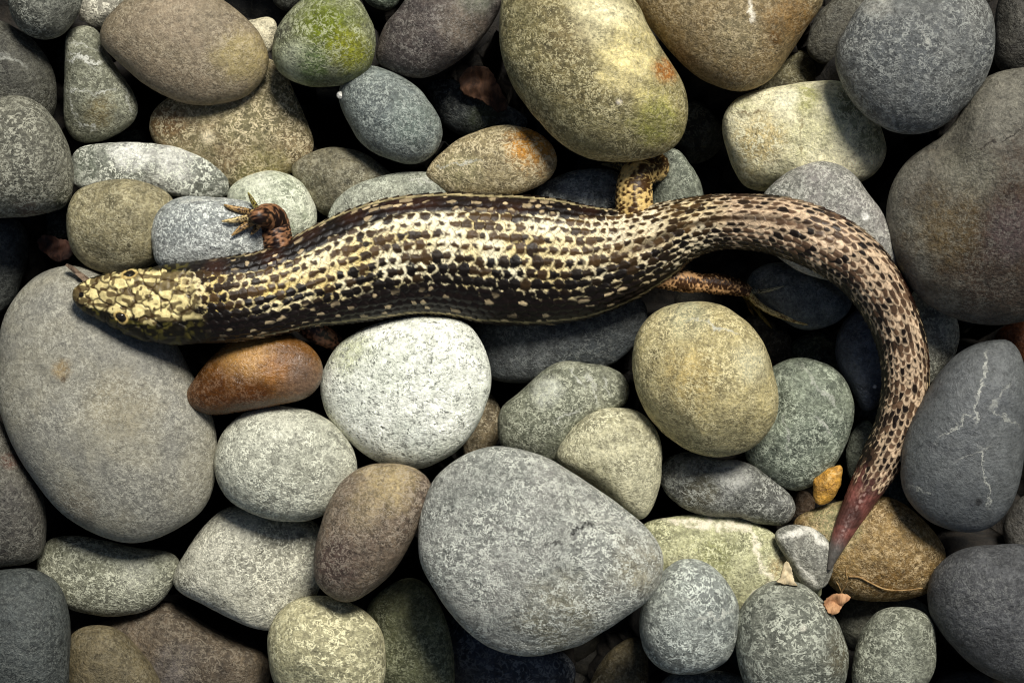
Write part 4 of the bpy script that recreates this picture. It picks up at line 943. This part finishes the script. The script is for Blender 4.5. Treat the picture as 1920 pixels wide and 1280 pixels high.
o = pebble('golden ochre bark chip standing between the grey-green oval and the tail', 1, (206, 162, 84), (176, 132, 66),
           [(1519, 935), (1523, 905), (1540, 882), (1562, 868), (1584, 860), (1584, 884), (1574, 925), (1552, 946), (1530, 952)],
           name='bark_chip', cat='bark', group=None, fl=0.3, rough=0.05, facets=0.35, dz=0.0, th=0.7, pen=0.002, veins=[(1530, 915, 1565, 905, 3, 0.6, (110, 76, 36)), (1545, 895, 1575, 880, 2.5, 0.6, (226, 196, 130))])

def strand(label, pts, mat, r=2.0):
    P = np.array([(x, y, r * (1 - 0.5 * k / (len(pts) - 1)), max(-0.03, float(top_at(*pw(x, y, 0)))) + r * S * 0.6) for k, (x, y) in enumerate(pts)])
    P = catmull(P, 14, False); n = len(P); nt = 8
    P[:, 3] = np.maximum(smooth1(P[:, 3], 5), [float(top_at(*pw(a_[0], a_[1], 0))) + r * S * 0.3 for a_ in P])
    P[:, 3] = smooth1(P[:, 3], 2)
    f = S * (HC - P[:, 3]) / HC
    Cn = np.stack([(P[:, 0] - 960) * f, (640 - P[:, 1]) * f, P[:, 3]], 1); T = np.gradient(Cn, axis=0); T /= np.linalg.norm(T, axis=1)[:, None]
    Sd = np.cross(T, [0, 0, 1.0]); Sd /= np.maximum(1e-6, np.linalg.norm(Sd, axis=1))[:, None]; Up = np.cross(Sd, T)
    a = np.arange(nt) / nt * 2 * np.pi
    V = (Cn[:, None] + (Sd[:, None] * np.sin(a)[None, :, None] + Up[:, None] * np.cos(a)[None, :, None]) * (P[:, 2] * S)[:, None, None])
    i = np.arange(n - 1)[:, None] * nt; j = np.arange(nt)[None]; jn = (j + 1) % nt
    base = Cn.mean(0)
    o = new_mesh('root_strand', V.reshape(-1, 3) - base, np.stack([i + j, i + nt + j, i + nt + jn, i + jn], -1).reshape(-1, 4), None, mat)
    o.location = base
    tag(o, label, 'root', 'dry rootlets among the pebbles')
rm = bark_mat((186, 152, 100), (132, 100, 58))
strand('long thin dry rootlet trailing across the large olive-brown cobble', [(1592, 1080), (1612, 1082), (1632, 1092), (1660, 1104), (1695, 1106), (1730, 1102)], rm, 2.2)
strand('short forked rootlet curling up from the orange-tan leaf scrap', [(1580, 1118), (1574, 1100), (1566, 1086)], rm, 1.8)
strand('short wavy rootlet beside the tip of the tail', [(1578, 1110), (1588, 1088), (1586, 1072), (1590, 1058)], rm, 1.6)
